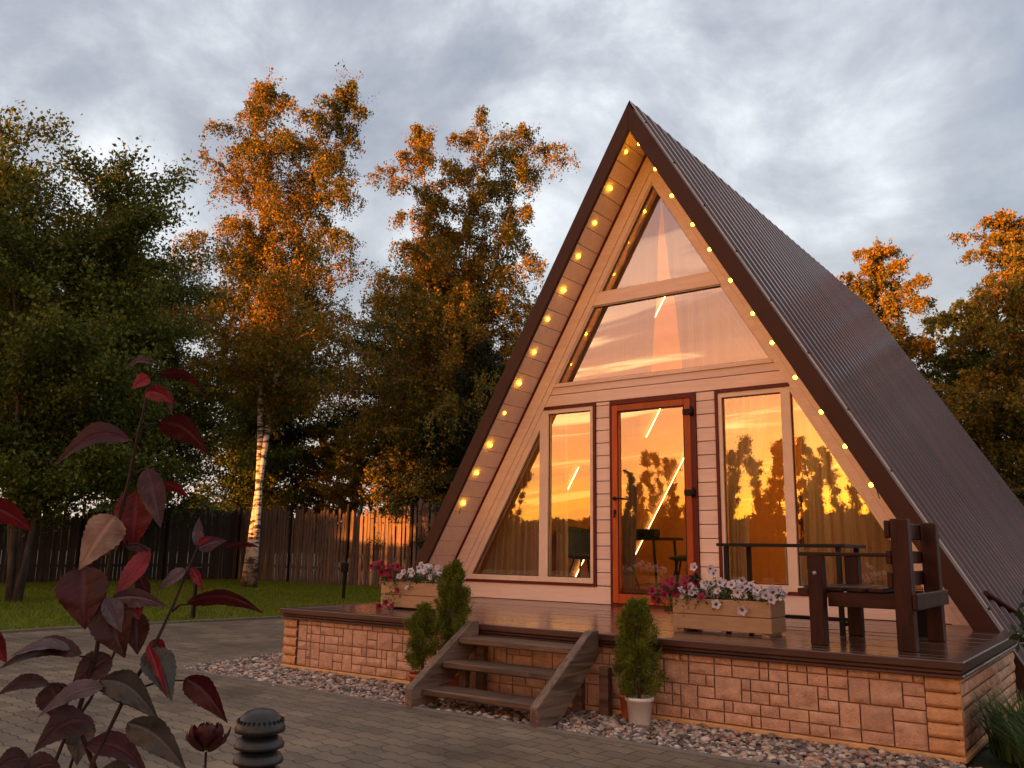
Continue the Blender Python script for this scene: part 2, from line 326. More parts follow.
# ------------------------------------------------------------------ ground
S = 1.708; XA = .5474; ZA = 5.2665; ZS = 5.044      # slope, ridge x, roof apex, soffit apex
def sheet(name, pts, z, m):
    b = MB(); vs = [b.bm.verts.new((x, y, z)) for x, y in pts]; b.bm.faces.new(vs); o = b.build(name, m)
    return tag(o, kind='structure')
soil = mat('soil', (.05, .042, .028), .95, var=.4, vscale=3, bump=.5, col2=(.05, .065, .02))
sheet('ground', [(-500, -500), (500, -500), (500, 500), (-500, 500)], G-.03, soil)
turf = mat('turf_soil', (.06, .085, .010), .95, var=.35, vscale=2)
def edge_x(y): return -6.1+.25*math.sin(y*.6)+.04*y
lawn_poly = [(edge_x(y), y) for y in np.arange(-14, 9.2, .5)]+[(-24, 9.2), (-24, -14)]
sheet('lawn_soil', lawn_poly, G-.004, turf)
def paver():
    m, nt, p, N, L = nodes('wet_grey_zigzag_pavers')
    tc = N('ShaderNodeTexCoord'); mp = N('ShaderNodeMapping'); L(tc.outputs['Object'], mp.inputs[0]); mp.inputs['Rotation'].default_value = (0, 0, R(4))
    sp = N('ShaderNodeSeparateXYZ'); L(mp.outputs[0], sp.inputs[0])
    def mth(op, a, b=None, c=None):
        n = N('ShaderNodeMath'); n.operation = op
        for i, v in enumerate((a, b, c)):
            if v is None: continue
            if isinstance(v, (int, float)): n.inputs[i].default_value = v
            else: L(v, n.inputs[i])
        return n.outputs[0]
    wv = mth('PINGPONG', mth('ADD', sp.outputs[0], 50.0), .06)
    y2 = mth('MULTIPLY_ADD', mth('MINIMUM', wv, .045), .38, sp.outputs[1])
    cb = N('ShaderNodeCombineXYZ'); L(sp.outputs[0], cb.inputs[0]); L(y2, cb.inputs[1])
    br = N('ShaderNodeTexBrick'); L(cb.outputs[0], br.inputs['Vector'])
    setv(br, Scale=1.0, Mortar_Size=.004, Mortar_Smooth=.25, Brick_Width=.24, Row_Height=.12)
    br.inputs['Color1'].default_value = (.13, .105, .08, 1); br.inputs['Color2'].default_value = (.20, .16, .115, 1); br.inputs['Mortar'].default_value = (.022, .020, .014, 1)
    br.inputs['Bias'].default_value = -.1
    n = N('ShaderNodeTexNoise'); L(tc.outputs['Object'], n.inputs['Vector']); setv(n, Scale=1.1, Detail=9, Roughness=.65)
    r = N('ShaderNodeValToRGB'); L(n.outputs[0], r.inputs[0]); r.color_ramp.elements[0].position = .32; r.color_ramp.elements[0].color = (.45, .46, .44, 1); r.color_ramp.elements[1].position = .68; r.color_ramp.elements[1].color = (1.25, 1.2, 1.12, 1)
    mx = N('ShaderNodeMix'); mx.data_type = 'RGBA'; mx.blend_type = 'MULTIPLY'; mx.inputs[0].default_value = 1; L(br.outputs['Color'], mx.inputs[6]); L(r.outputs[0], mx.inputs[7])
    L(mx.outputs[2], p.inputs['Base Color'])
    mr = N('ShaderNodeMapRange'); L(n.outputs[0], mr.inputs[0]); setv(mr, From_Min=.3, From_Max=.7, To_Min=.42, To_Max=.72); L(mr.outputs[0], p.inputs['Roughness'])
    n2 = N('ShaderNodeTexNoise'); L(tc.outputs['Object'], n2.inputs['Vector']); setv(n2, Scale=70, Detail=4)
    h = mth('MULTIPLY_ADD', n2.outputs[0], .22, mth('SUBTRACT', 1.0, br.outputs['Fac']))
    b = N('ShaderNodeBump'); L(h, b.inputs['Height']); setv(b, Strength=1.0, Distance=.010); L(b.outputs[0], p.inputs['Normal'])
    return m
sheet('paving', [(edge_x(y), y) for y in np.arange(-14, 4.1, .5)][::-1]+[(3.0, -14), (3.4, -3.55), (-2.35, -3.50), (-2.62, -2.2), (-2.9, 4)], G+.004, paver())

# paving edge kerb against lawn and gravel
kb = MB(); kerbm = mat('grey_concrete_kerb', (.13, .115, .10), .8, bump=.3)
for y in np.arange(-14, 4, 1.0): kb.beam((edge_x(y)-.03, y, G+.005), (edge_x(y+1)-.03, y+.995, G+.005), .06, .06, bev=.006)
tag(kb.build('lawn_kerb', kerbm), kind='structure')
kb = MB(); kb.beam((-2.35, -3.50, G-.01), (3.4, -3.555, G-.01), .05, .05, bev=.006); kb.beam((-2.62, -2.2, G-.01), (-2.36, -3.50, G-.01), .05, .05, bev=.006)
tag(kb.build('gravel_kerb', kerbm), kind='structure')

# lawn grass
def blades(name, n, area, h, wd, m, lean=.4, mask=None, label=None, cat=None):
    x = rng.uniform(area[0], area[1], n); y = rng.uniform(area[2], area[3], n)
    if mask is not None: k = mask(x, y); x, y = x[k], y[k]
    n = len(x); a = rng.uniform(0, 2*np.pi, n); hh = h*rng.uniform(.5, 1.3, n); l = lean*rng.normal(0, 1, (n, 2))*hh[:, None]
    base = np.stack([x, y, np.full(n, G)], 1); dx = np.stack([np.cos(a), np.sin(a), np.zeros(n)], 1)*wd/2
    tip = base+np.stack([l[:, 0], l[:, 1], hh], 1)
    v = np.stack([base-dx, base+dx, tip], 1).reshape(-1, 3); f = np.arange(3*n).reshape(-1, 3)
    return np_mesh(name, v, f, m)
grassm = leafmat('lawn_grass', [(.07, .10, .006), (.14, .19, .012), (.21, .24, .02)], .6, .3, 1.2)
g_ = blades('lawn_grass', 130000, (-21, -5.7, -6, 9), .055, .018, grassm, mask=lambda x, y: x < -6.1+.25*np.sin(y*.6)+.04*y+.02)
tag(g_, 'short mown green grass spread over the lawn beyond the paving', 'grass', kind='stuff')

# gravel: real pebbles round the plinth
def pebbles():
    bm = bmesh.new(); bmesh.ops.create_icosphere(bm, subdivisions=2, radius=1); bv = np.array([v.co[:] for v in bm.verts]); bf = np.array([[v.index for v in f.verts] for f in bm.faces]); bm.free()
    P = []
    while len(P) < 12000:
        x, y = rng.uniform(-2.7, 4.0), rng.uniform(-3.56, -2.0)
        left = -2.62+(-2.2-y)*.2
        if y > -3.52 and x > left and not (x > -1.75 and y > -2.80) and not (x > 3.72 and y > -2.9): P.append((x, y))
    P = np.array(P); n = len(P); s = rng.lognormal(math.log(.0125), .35, n); s = np.clip(s, .006, .026)
    sc3 = np.stack([s*rng.uniform(.8, 1.5, n), s*rng.uniform(.8, 1.2, n), s*rng.uniform(.5, .85, n)], 1)
    a = rng.uniform(0, 2*np.pi, n); ca, sa = np.cos(a), np.sin(a)
    nz = 1+.16*rng.normal(0, 1, (n, len(bv)))*0.5
    v = bv[None]*nz[..., None]*sc3[:, None]
    x = v[..., 0]*ca[:, None]-v[..., 1]*sa[:, None]; y = v[..., 0]*sa[:, None]+v[..., 1]*ca[:, None]
    v = np.stack([x+P[:, :1], y+P[:, 1:], v[..., 2]+(G-.014+rng.uniform(0, .022, n))[:, None]], -1)
    f = bf[None]+(np.arange(n)*len(bv))[:, None, None]
    m, nt, p, N, L = nodes('mixed_river_gravel'); g = N('ShaderNodeNewGeometry')
    r = N('ShaderNodeValToRGB'); r.color_ramp.interpolation = 'CONSTANT'; L(g.outputs['Random Per Island'], r.inputs[0])
    cols = [(.13, .10, .085), (.26, .20, .16), (.36, .29, .24), (.05, .045, .045), (.50, .42, .36), (.28, .13, .085), (.16, .14, .13), (.40, .25, .18), (.07, .06, .055), (.33, .26, .21)]
    e = r.color_ramp.elements; e[0].color = (*cols[0], 1); e[1].position = .9; e[1].color = (*cols[-1], 1)
    for i in range(1, 9): q = e.new(i*.1); q.color = (*cols[i], 1)
    L(r.outputs[0], p.inputs['Base Color']); setv(p, Roughness=.42)
    return np_mesh('gravel', v.reshape(-1, 3), f.reshape(-1, 3), m, smooth=True)
tag(pebbles(), 'mixed grey, cream and rusty river pebbles strewn along the stone plinth', 'gravel', kind='stuff')
sheet('gravel_bed', [(-2.62, -2.2), (-2.35, -3.50), (3.4, -3.53), (3.8, -2.0)], G-.012, mat('gravel_bed_soil', (.07, .055, .045), .9, bump=.5))

# ------------------------------------------------------------------ the cabin
cabin = thing('a_frame_cabin', 'brown-roofed triangular A-frame cabin with peach timber front and big windows', 'house', (XA, 0, G))
Y0, Y1 = -.534, 8.98
def al(ap, z): return (ap-z)/S            # half width of the apex-line 'ap' at height z
def roof_side(sg):
    # corrugated sheet: trapezoidal ribs running down the slope
    per = .25; prof = []; y = Y0+.01
    while y < Y1-.01:
        prof += [(y, 0), (y+.10, 0), (y+.122, .034), (y+.20, .034), (y+.222, 0)]; y += per
    prof.append((y, 0)); prof = np.array(prof); k = len(prof)
    nx, nz = sg*S/math.hypot(1, S), 1/math.hypot(1, S)
    rows = []
    for z in np.linspace(ZA, G-.02, 9):
        hw = (ZA-z)/S; rows.append(np.stack([XA+sg*hw+nx*(prof[:, 1]+.006), prof[:, 0], z+nz*(prof[:, 1]+.006)], 1))
    v = np.concatenate(rows); f = []
    for i in range(8):
        a = np.arange(k-1)+i*k; f.append(np.stack([a, a+1, a+1+k, a+k], 1))
    v -= np.array([XA, 0, G]); o = np_mesh('roof_sheet', v, np.concatenate(f), M_['roof'], cabin); return o
for sg in (1, -1): roof_side(sg)
for sg in (1, -1):     # roof deck body under the sheet (also the soffit's backing)
    b = MB(); b.xz([(XA, ZA), (XA+sg*al(ZA, G), G), (XA+sg*al(ZS+.02, G), G), (XA, ZS+.02)], Y0+.05, Y1-.05); b.build('roof_slab', M_['fascia'], cabin)
# fascia boards (verge trim)
for sg in (1, -1):
    b = MB(); b.xz([(XA, ZA+.012), (XA+sg*al(ZA+.012, G), G), (XA+sg*al(ZA-.30, G), G), (XA, ZA-.30)], Y0, Y0+.045, .004)
    b.build('fascia', M_['fascia'], cabin)
    b = MB(); b.xz([(XA, ZA-.02), (XA+sg*al(ZA-.02, G), G), (XA+sg*al(ZA-.30, G), G), (XA, ZA-.30)], Y1-.045, Y1); b.build('rear_fascia', M_['fascia'], cabin)
    nx, nz = sg*S/math.hypot(1, S), 1/math.hypot(1, S)
    b = MB(); a0 = Vector((XA+nx*.028, Y0+.012, ZA+nz*.028)); zb = .0; a1 = Vector((XA+sg*al(ZA, zb)+nx*.028, Y0+.012, zb+nz*.028))
    if sg < 0: b.bm.free(); continue
    b.beam(a0, a1, .030, .010, (nx, 0, nz)); e_ = b.build('verge_edge', M_['edge'], cabin)
    L_ = (a1-a0).length
    for t in np.arange(.35, L_, .62): b = MB(); b.sphere(a0+(a1-a0)*(t/L_)+Vector((nx*.010, -.012, nz*.010)), .011, 6); b.build('screw', M_['black'], e_)
b = MB()
for sg in (1, -1): b.xz([(XA, ZA+.052), (XA+sg*.05, ZA+.052-.05*S), (XA+sg*.05, ZA+.042-.05*S), (XA, ZA+.042)], Y0+.03, Y1)
b.build('ridge_cap', M_['fascia'], cabin)
# soffit boards under the overhang
for sg in (1, -1):
    b = MB(); t0 = 0.0; nx, nz = sg*S/math.hypot(1, S), 1/math.hypot(1, S); Ls = math.hypot(1, S)*al(ZS, G)
    dx, dz = sg*1/math.hypot(1, S), -S/math.hypot(1, S)
    t = .0
    while t < Ls-.02:
        a = Vector((XA+dx*(t+.003), Y0+.055, ZS+dz*(t+.003))); q = Vector((XA+dx*min(t+.193, Ls), Y0+.055, ZS+dz*min(t+.193, Ls))); nn = Vector((-nx, 0, -nz))*.014
        b.poly_prism([a, q, q+nn, a+nn], (0, .52, 0), .002); t += .196
    b.build('soffit', M_['paint'], cabin)
    b = MB(); ap = ZS-.016*math.hypot(1, S)
    b.xz([(XA, ap), (XA+sg*al(ap, G), G), (XA+sg*al(ap-.055, G), G), (XA, ap-.055)], -.035, 0.0); b.build('corner_trim', M_['redtrim'], cabin)
# front wall -------------------------------------------------
ZB, ZT = .19, 2.155
def boards(b, fl, fr, z0, z1, step, y0=-.012, y1=.03):
    z = z0
    while z < z1-.01:
        q = min(z+step, z1); e = .0035
        b.xz([(fl(z+e), z+e), (fr(z+e), z+e), (fr(q-e), q-e), (fl(q-e), q-e)], y0, y1, .003); z = q
    return b
APO, API = 5.005, 4.60     # outer and inner apex-lines of the sloping frame
b = MB()
boards(b, lambda z: XA-al(4.62, z), lambda z: -.0, 0.0, ZB-.003, .187)
boards(b, lambda z: -.178, lambda z: -.003, ZB, ZT, .1375)
boards(b, lambda z: 1.003, lambda z: 1.205, 0, ZT, .1375)
boards(b, lambda z: 1.208, lambda z: XA+al(4.62, z), 0.0, ZB-.003, .187)
boards(b, lambda z: XA-al(4.62, z), lambda z: XA+al(4.62, z), ZT+.004, 2.395, .13)
b.build('wall_siding', M_['paint'], cabin)
b = MB(); # backing wall behind the siding gaps
b.xz([(XA-al(4.7, G), G), (XA+al(4.7, G), G), (XA+al(4.7, ZB-.01), ZB-.01), (XA-al(4.7, ZB-.01), ZB-.01)], .02, .10)
b.box(-.17, -.01, .031, .10, ZB, ZT); b.box(1.01, 1.2, .031, .10, ZB, ZT)
b.xz([(XA-al(4.6, ZT+.01), ZT+.01), (XA+al(4.6, ZT+.01), ZT+.01), (XA+al(4.6, 2.38), 2.38), (XA-al(4.6, 2.38), 2.38)], .031, .10)
b.build('wall_core', M_['redtrim'], cabin)
b = MB()
for sg in (1, -1):
    for a1, a2, yy in ((4.955, 4.70, -.030), (4.693, 4.565, -.022)):
        zt = a2 if True else 0
        b.xz([(XA, a1), (XA+sg*al(a1, G+.5), G+.5), (XA+sg*al(a2, G+.5), G+.5), (XA, a2)], yy, .06, 0)
b.build('sloping_frame', M_['paint'], cabin)
b = MB()
b.xz([(XA-al(4.56, 3.255), 3.255), (XA+al(4.56, 3.255), 3.255), (XA+al(4.56, 3.40), 3.40), (XA-al(4.56, 3.40), 3.40)], -.026, .06, .004)
b.build('cross_beam', M_['paint'], cabin)
b = MB()
b.xz([(XA-al(4.56, 2.37)+.0, 2.375), (XA+al(4.56, 2.37), 2.375), (XA+al(4.56, 2.40)-.01, 2.405), (XA-al(4.56, 2.40)+.01, 2.405)], -.03, .05); b.build('sill_board', M_['paint'], cabin)

def window(name, outer, trimsides, panes, trimw=.035, fd=(-.016, .05)):
    """outer: polygon xz; panes: list of polygons xz (holes) drawn as glass; frame = outer minus panes"""
    w_ = None
    bm = bmesh.new()
    import mathutils.geometry as mg
    loops = [[Vector((x, z, 0)) for x, z in outer]]+[[Vector((x, z, 0)) for x, z in p] for p in panes]
    tris = mg.tessellate_polygon(loops); pts = [v for l in loops for v in l]
    fv = [bm.verts.new((p.x, fd[0], p.y)) for p in pts]; bv = [bm.verts.new((p.x, fd[1], p.y)) for p in pts]
    for t in tris:
        bm.faces.new([fv[i] for i in t]); bm.faces.new([bv[i] for i in t][::-1])
    o = 0
    for l in loops:
        n = len(l)
        for i in range(n): a, c = o+i, o+(i+1) % n; bm.faces.new((fv[a], fv[c], bv[c], bv[a]))
        o += n
    q = MB(); q.bm.free(); q.bm = bm
    fr = q.build(name, M_['frame'], cabin)
    for p in panes:
        g = MB(); vs = [g.bm.verts.new((x, .028, z)) for x, z in p]; g.bm.faces.new(vs); g.build('pane', M_['glass'], fr)
        s_ = MB(); n = len(p); c0 = Vector((sum(a for a, _ in p)/n, 0, sum(z for _, z in p)/n))
        for i in range(n):
            a, c = Vector((p[i][0], .015, p[i][1])), Vector((p[(i+1) % n][0], .015, p[(i+1) % n][1]))
            s_.beam(a, c, .014, .008, (0, 1, 0))
        s_.build('gasket', M_['black'], fr)
    return fr
# lower left
A = 4.56
z0, z1 = ZB+.02, ZT-.033
xi = -.215
o1 = [(XA-al(A, z0), z0), (xi, z0), (xi, z1), (XA-al(A, z1), z1)]
ga = 4.42; g0, g1 = z0+.055, z1-.045
mL, mR = -.925, -.815
p1 = [(XA-al(ga, g0), g0), (mL, g0), (mL, ga-S*(XA-mL)), ]
p2 = [(mR, g0), (xi-.04, g0), (xi-.04, g1), (XA-al(ga+.09, g1)+.0 if XA-al(ga+.09, g1) > mR else mR, g1)]
w1 = window('left_window', o1, None, [p1, p2]); w1.name = 'window'
b = MB(); b.box(XA-al(A, ZB)-.0, -.18, -.028, .03, ZB-.012, z0-.002); b.box(-.213, -.18, -.028, .03, z0, ZT); b.box(XA-al(A, ZT), -.215, -.028, .03, z1+.002, ZT); b.build('window_trim', M_['redtrim'], w1)
xj = 1.24
o2 = [(xj, z0), (XA+al(A, z0), z0), (XA+al(A, z1), z1), (xj, z1)]
m2L, m2R = 1.875, 1.965
p3 = [(xj+.035, g0), (m2L, g0), (m2L, g1), (xj+.035, g1)]
ga2 = 4.50
p4 = [(m2R, g0), (XA+al(ga2, g0), g0), (m2R, ga2-S*(m2R-XA))]
w2 = window('window', o2, None, [p3, p4])
b = MB(); b.box(1.208, XA+al(A, ZB), -.028, .03, ZB-.012, z0-.002); b.box(1.208, 1.238, -.028, .03, z0, ZT); b.box(1.24, XA+al(A, ZT), -.028, .03, z1+.002, ZT); b.build('window_trim', M_['redtrim'], w2)
AU = 4.565
o3 = [(XA-al(AU, 2.408), 2.408), (XA+al(AU, 2.408), 2.408), (XA+al(AU, 3.252), 3.252), (XA-al(AU, 3.252), 3.252)]
ug = 4.53
w3 = window('window', o3, None, [[(XA-al(ug, 2.42), 2.42), (XA+al(ug, 2.42), 2.42), (XA+al(ug, 3.245), 3.245), (XA-al(ug, 3.245), 3.245)]], fd=(-.010, .05))
o4 = [(XA-al(AU, 3.404), 3.404), (XA+al(AU, 3.404), 3.404), (XA, AU)]
w4 = window('window', o4, None, [[(XA-al(ug, 3.412), 3.412), (XA+al(ug, 3.412), 3.412), (XA, ug)]], fd=(-.010, .05))
# door
door = MB()
for bx in ((.026, .10, 0.02, 2.10), (.872, .945, .02, 2.10)): door.box(bx[0], bx[1], -.035, .035, bx[2], bx[3], .006)
door.box(.10, .872, -.034, .034, .02, .125, .006); door.box(.10, .872, -.034, .034, 2.03, 2.10, .006)
do = door.build('door', M_['doorwood'], cabin)
b = MB(); b.box(-.001, .022, -.03, .05, 0, ZT+.002); b.box(.95, 1.001, -.03, .05, 0, ZT+.002); b.box(.022, .95, -.03, .05, 2.108, ZT+.002); b.box(.022, .95, -.03, .05, -.01, .016); b.build('door_frame', M_['redtrim'], cabin)
g = MB(); vs = [g.bm.verts.new(v) for v in ((.10, .0, .125), (.872, .0, .125), (.872, .0, 2.03), (.10, .0, 2.03))]; g.bm.faces.new(vs); g.build('pane', M_['glass'], do)
s_ = MB()
for a, c in (((.10, .125), (.872, .125)), ((.872, .125), (.872, 2.03)), ((.872, 2.03), (.10, 2.03)), ((.10, 2.03), (.10, .125))): s_.beam((a[0], -.03, a[1]), (c[0], -.03, c[1]), .012, .008, (0, 1, 0))
s_.build('gasket', M_['black'], do)
h = MB(); h.sphere((.062, -.042, 1.10), .022, 10, (1, .5, 1)); h.tube([(.062, -.04, 1.10), (.062, -.075, 1.10), (.09, -.082, 1.10), (.19, -.08, 1.095)], [.010, .010, .010, .008], 8); h.build('handle', M_['black'], do)
h = MB(); h.sphere((.062, -.04, .96), .018, 10, (1, .5, 1.5)); h.beam((.062, -.045, .955), (.062, -.055, .90), .008, .02); h.build('lock', M_['black'], do)
for z in (1.96, 1.14, .30):
    h = MB(); h.box(.865, .985, -.050, -.032, z-.030, z+.030, .004); h.tube([(.965, -.055, z-.05), (.965, -.055, z+.05)], .013, 8); h.build('hinge', M_['black'], do)
# back wall, inner lining, floor
b = MB(); b.xz([(XA-al(ZS, G), G), (XA+al(ZS, G), G), (XA, ZS)], Y1-.3, Y1-.2); b.build('rear_wall', M_['paint'], cabin)
b = MB(); b.xz([(XA-al(4.9, .03), .03), (XA+al(4.9, .03), .03), (XA, 4.9)], 5.0, 5.06)
for sg in (1, -1): b.xz([(XA, 4.80), (XA+sg*al(4.80, .02), .02), (XA+sg*al(4.86, .02), .02), (XA, 4.86)], .12, 5.0)
b.build('interior_lining', M_['interior'], cabin)
b = MB()
for i in range(30): b.box(XA-2.8, XA+2.8, .10+i*.165, .262+i*.165, -.03, .012); 
b.build('interior_floor', M_['intfloor'], cabin)
b = MB(); b.box(XA-3.3, XA+3.3, .06, Y1-.3, G, G+.2); b.build('foundation', M_['mortar'], cabin)
# LED profiles on the inner left slope
def led(y, xa_, xb_, nm='led_or_fill_strip'):
    za, zb_ = [4.80-.03-S*(XA-x) for x in (xa_, xb_)]
    b = MB(); nx, nz = S/math.hypot(1, S), -1/math.hypot(1, S)
    b.beam((xa_+nx*.012, y, za+nz*.012), (xb_+nx*.012, y, zb_+nz*.012), .010, .010, (nx, 0, nz)); o = b.build(nm, M_['led'], cabin); return o
for y, a, c in ((4.1, -.98, -1.95), (2.7, -.72, -1.0), (1.4, -1.30, -1.60), (2.65, -1.85, -2.14), (1.48, -.04, -.22)): led(y, a, c)
def fill_strip_r(y, xa_, xb_):  # added glowing strips on the right slope, out of view, brightening the interior
    b = MB(); nx, nz = -S/math.hypot(1, S), -1/math.hypot(1, S)
    pa, pb = [(x+nx*.03, y, 4.80-.03-S*(x-XA)+nz*.02) for x in (xa_, xb_)]
    b.beam(pa, pb, .16, .014, (nx, 0, nz)); b.build('led_or_fill_strip', M_['led'], cabin)
for y, a, c in ((.7, .9, 2.6), (2.0, .8, 2.6), (3.2, .8, 2.6), (4.4, .8, 2.6)): fill_strip_r(y, a, c)

# curtains ----------------------------------------------------
def curtain(label, xt0, xt1, xb0, xb1, z0f, z1f, y, m, folds, amp=.035, group='curtains behind the windows', tie=None):
    nx_, nz_ = folds*10, 24
    v = []
    ph = rng.uniform(0, 6)
    for j in range(nz_+1):
        t = j/nz_
        for i in range(nx_+1):
            s = i/nx_; xt = xt0+(xt1-xt0)*s; xb = xb0+(xb1-xb0)*s
            zt = z1f(xt) if callable(z1f) else z1f
            z = z0f+(zt-z0f)*t
            tt = (z-z0f)/max(.01, ((z1f if not callable(z1f) else max(zt, z0f+.01))-z0f))
            tt = t if not tie else min(1, max(0, (z-tie)/(zt-tie)))**.8
            x = xb+(xt-xb)*tt
            yy = y+amp*(math.sin(s*folds*2*math.pi+ph)+.4*math.sin(s*folds*4.7*math.pi+ph*2+t))*(.7+.3*(1-t))
            v.append((x, yy, z))
    f = []
    for j in range(nz_):
        for i in range(nx_): a = j*(nx_+1)+i; f.append((a, a+1, a+nx_+2, a+nx_+1))
    o = np_mesh('curtain', v, f, m, smooth=True); tag(o, label, 'curtain', group); return o
inl = 4.72
curtain('taupe pleated curtain hanging behind the lower left window', -1.9, -.93, -2.0, -.95, .03, lambda x: max(.05, inl-S*abs(x-XA)-.05), .22, M_['curtain'], 9)
curtain('narrow gathered taupe curtain at the middle of the lower left window', -.84, -.70, -.84, -.68, .03, 2.2, .2, M_['curtain'], 3)
curtain('thin sheer curtain gathered at the left edge inside the glazed door', .02, .28, .02, .16, .03, 2.25, .2, M_['sheer'], 3, .02)
curtain('taupe curtain tied back at the left side of the lower right window', 1.22, 1.72, 1.22, 1.42, .03, 2.25, .2, M_['curtain'], 5, .025, tie=.9)
curtain('wide taupe pleated curtain behind the triangular lower right pane', 1.98, 2.9, 1.95, 2.95, .03, lambda x: max(.05, inl-S*abs(x-XA)-.05), .22, M_['curtain'], 9)
def upper_curtain(sg, label):
    # sheer panels either side of the middle gap, cut to the gable
    v, f = [], []; nx_, nz_ = 90, 20; z0_ = 2.30
    for j in range(nz_+1):
        t = j/nz_; z = z0_+(4.62-z0_)*t; o_ = al(4.66, z); i_ = max(0, .20*(1-t*1.12))+.0; i_ = min(i_, o_)
        for i in range(nx_+1):
            s = i/nx_; hx = i_+(o_-i_)*s
            xx = .04*(1-t)+XA+sg*hx; fold = math.sin(xx*46+sg)+.5*math.sin(xx*91+2)
            v.append((xx, .20+.018*fold, z))
    for j in range(nz_):
        for i in range(nx_): a = j*(nx_+1)+i; f.append((a, a+1, a+nx_+2, a+nx_+1))
    tag(np_mesh('curtain', v, f, M_['sheer'], smooth=True), label, 'curtain', 'sheer gable curtains')
upper_curtain(-1, 'pinkish sheer curtain filling the left half of the upper gable windows')
upper_curtain(1, 'pinkish sheer curtain filling the right half of the upper gable windows')
# furniture inside
cushion = mat('dark_green_velvet', (.035, .045, .035), .8)
def dining_chair(loc, rz, label):
    t = thing('dining_chair', label, 'chair', loc, 'dark chairs round the indoor table', rz)
    def rel(b): 
        return b
    sv = t.location.copy(); t.location = (0, 0, 0)
    b = MB(); b.sphere((0, 0, .46), .25, 16, (1, .95, .16)); b.build('seat', cushion, t)
    b = MB()
    v, f = [], []
    nu, nv = 12, 8
    for j in range(nv+1):
        for i in range(nu+1):
            a = (i/nu-.5)*2.2; q = j/nv; r = .24+.04*q; v.append((math.sin(a)*r, .02+math.cos(a)*r*.9+.06*q, .46+.40*q-.05*abs(a)*q))
    for j in range(nv):
        for i in range(nu): a = j*(nu+1)+i; f.append((a, a+1, a+nu+2, a+nu+1))
    ob = np_mesh('backrest', v, f, cushion, t, True); md = ob.modifiers.new('t', 'SOLIDIFY'); md.thickness = .04
    for sx in (-1, 1):
        for sy in (-1, 1):
            b = MB(); b.tube([(sx*.10, sy*.10, .43), (sx*.22, sy*.20, 0)], [.013, .009], 8); b.build('leg', M_['black'], t)
    t.location = sv; return t
dining_chair((-.22, 2.3, .012), R(-75), 'dark green padded chair right of the indoor table, seen through the glazed door')
dining_chair((-.85, 1.62, .012), R(160), 'dark padded chair in front of the indoor table, low behind the door glass')
dining_chair((-1.42, 1.75, .012), R(60), 'dark padded chair seen through the lower left window')
t = thing('dining_table', 'dark indoor dining table seen through the glazed door', 'table', (-.95, 2.4, .012))
b = MB(); b.box(-1.35, -.5, 2.05, 2.8, .70, .735, .008); b.build('tabletop', M_['black'], t)
for sx in (-1.25, -.6):
    for sy in (2.12, 2.72):
        b = MB(); b.tube([(sx, sy, .70), (sx+.04, sy, .012)], .018, 8); b.build('leg', M_['black'], t)
b = MB(); b.box(-.9, -.62, 2.2, 2.35, .737, .84, .01); tag(b.build('napkin_box', M_['black']), 'small dark box standing on the indoor dining table', 'box')
# stems in a corner: dried branches behind the right window
b = MB()
for i in range(14):
    a = rng.uniform(-.25, .25); pts = [(1.75+a*.1, 1.2, .012)]
    for k in range(1, 6): pts.append((1.72+a*k*.20*.5+rng.normal(0, .02), 1.2+rng.normal(0, .02), .012+k*.22))
    b.tube(pts, .008, 5)
    for k in range(2, 6):
        for _ in range(5): p = Vector(pts[k]); b.sphere(p+Vector(rng.normal(0, .035, 3)), .022, 6)
tag(b.build('dried_branches', mat('dried_stems', (.16, .045, .015), .8)), 'reddish dried branches standing behind the right window', 'dried plant')
# radiator panel
b = MB(); b.box(1.72, 1.90, .35, .40, .12, .62, .01)
for i in range(5): b.box(1.735+i*.033, 1.75+i*.033, .338, .352, .15, .59, .003)
tag(b.build('radiator', M_['white']), 'cream wall radiator low behind the right window', 'radiator')

# string lights ---------------------------------------------------
def string_lights(sg, label):
    t = thing('string_lights', label, 'string lights', (XA, -.4, G), 'festoon lights under the verge')
    pts = []
    if sg < 0:
        P_ = [(.43, 4.80), (.22, 4.44), (.02, 4.09), (-.18, 3.75), (-.38, 3.40), (-.58, 3.07), (-.78, 2.73), (-.97, 2.40), (-1.17, 2.07), (-1.36, 1.73), (-1.56, 1.40), (-1.75, 1.07)]
        y = -.36
    else:
        P_ = [(.62, 4.83), (.81, 4.51), (1.0, 4.17), (1.2, 3.82), (1.39, 3.49), (1.6, 3.15), (1.78, 2.81), (1.98, 2.48), (2.17, 2.14), (2.37, 1.82), (2.58, 1.48), (2.76, 1.16)]
        y = -.45
    n = Vector((-sg*S, 0, -1)).normalized()
    wire = []
    for i, (x, z) in enumerate(P_):
        p = Vector((x+rng.normal(0, .006), y+rng.normal(0, .012), z-(.03 if sg > 0 else 0)+rng.normal(0, .008))); ap = 5.02-S*abs(x-XA); off = (z-ap)/math.hypot(1, S)   # distance from soffit (negative)
        top = p-n*.034
        wire.append(top+Vector((0, .0, .006)))
        if i < len(P_)-1:
            q = Vector((P_[i+1][0], y, P_[i+1][1]))-n*.034; mid = (top+q)/2+Vector((0, rng.normal(0, .01), -.016)); wire.append(mid)
        b = MB(); b.sphere(p, .0185, 12); bo = b.build('bulb', M_['bulb'], t)
        s_ = MB(); s_.tube([p-n*.016, p-n*.045], [.013, .012], 8); s_.build('socket', M_['socket'], t)
    end = wire[-1]+Vector((-.03*(-sg), 0, -.14)); wire.append(end)
    b = MB(); b.tube(wire, .0045, 5); b.build('wire', M_['socket'], t)
string_lights(-1, 'warm glowing bulb string running down the left underside of the roof')
string_lights(1, 'warm glowing bulb string running down the right edge of the roof')

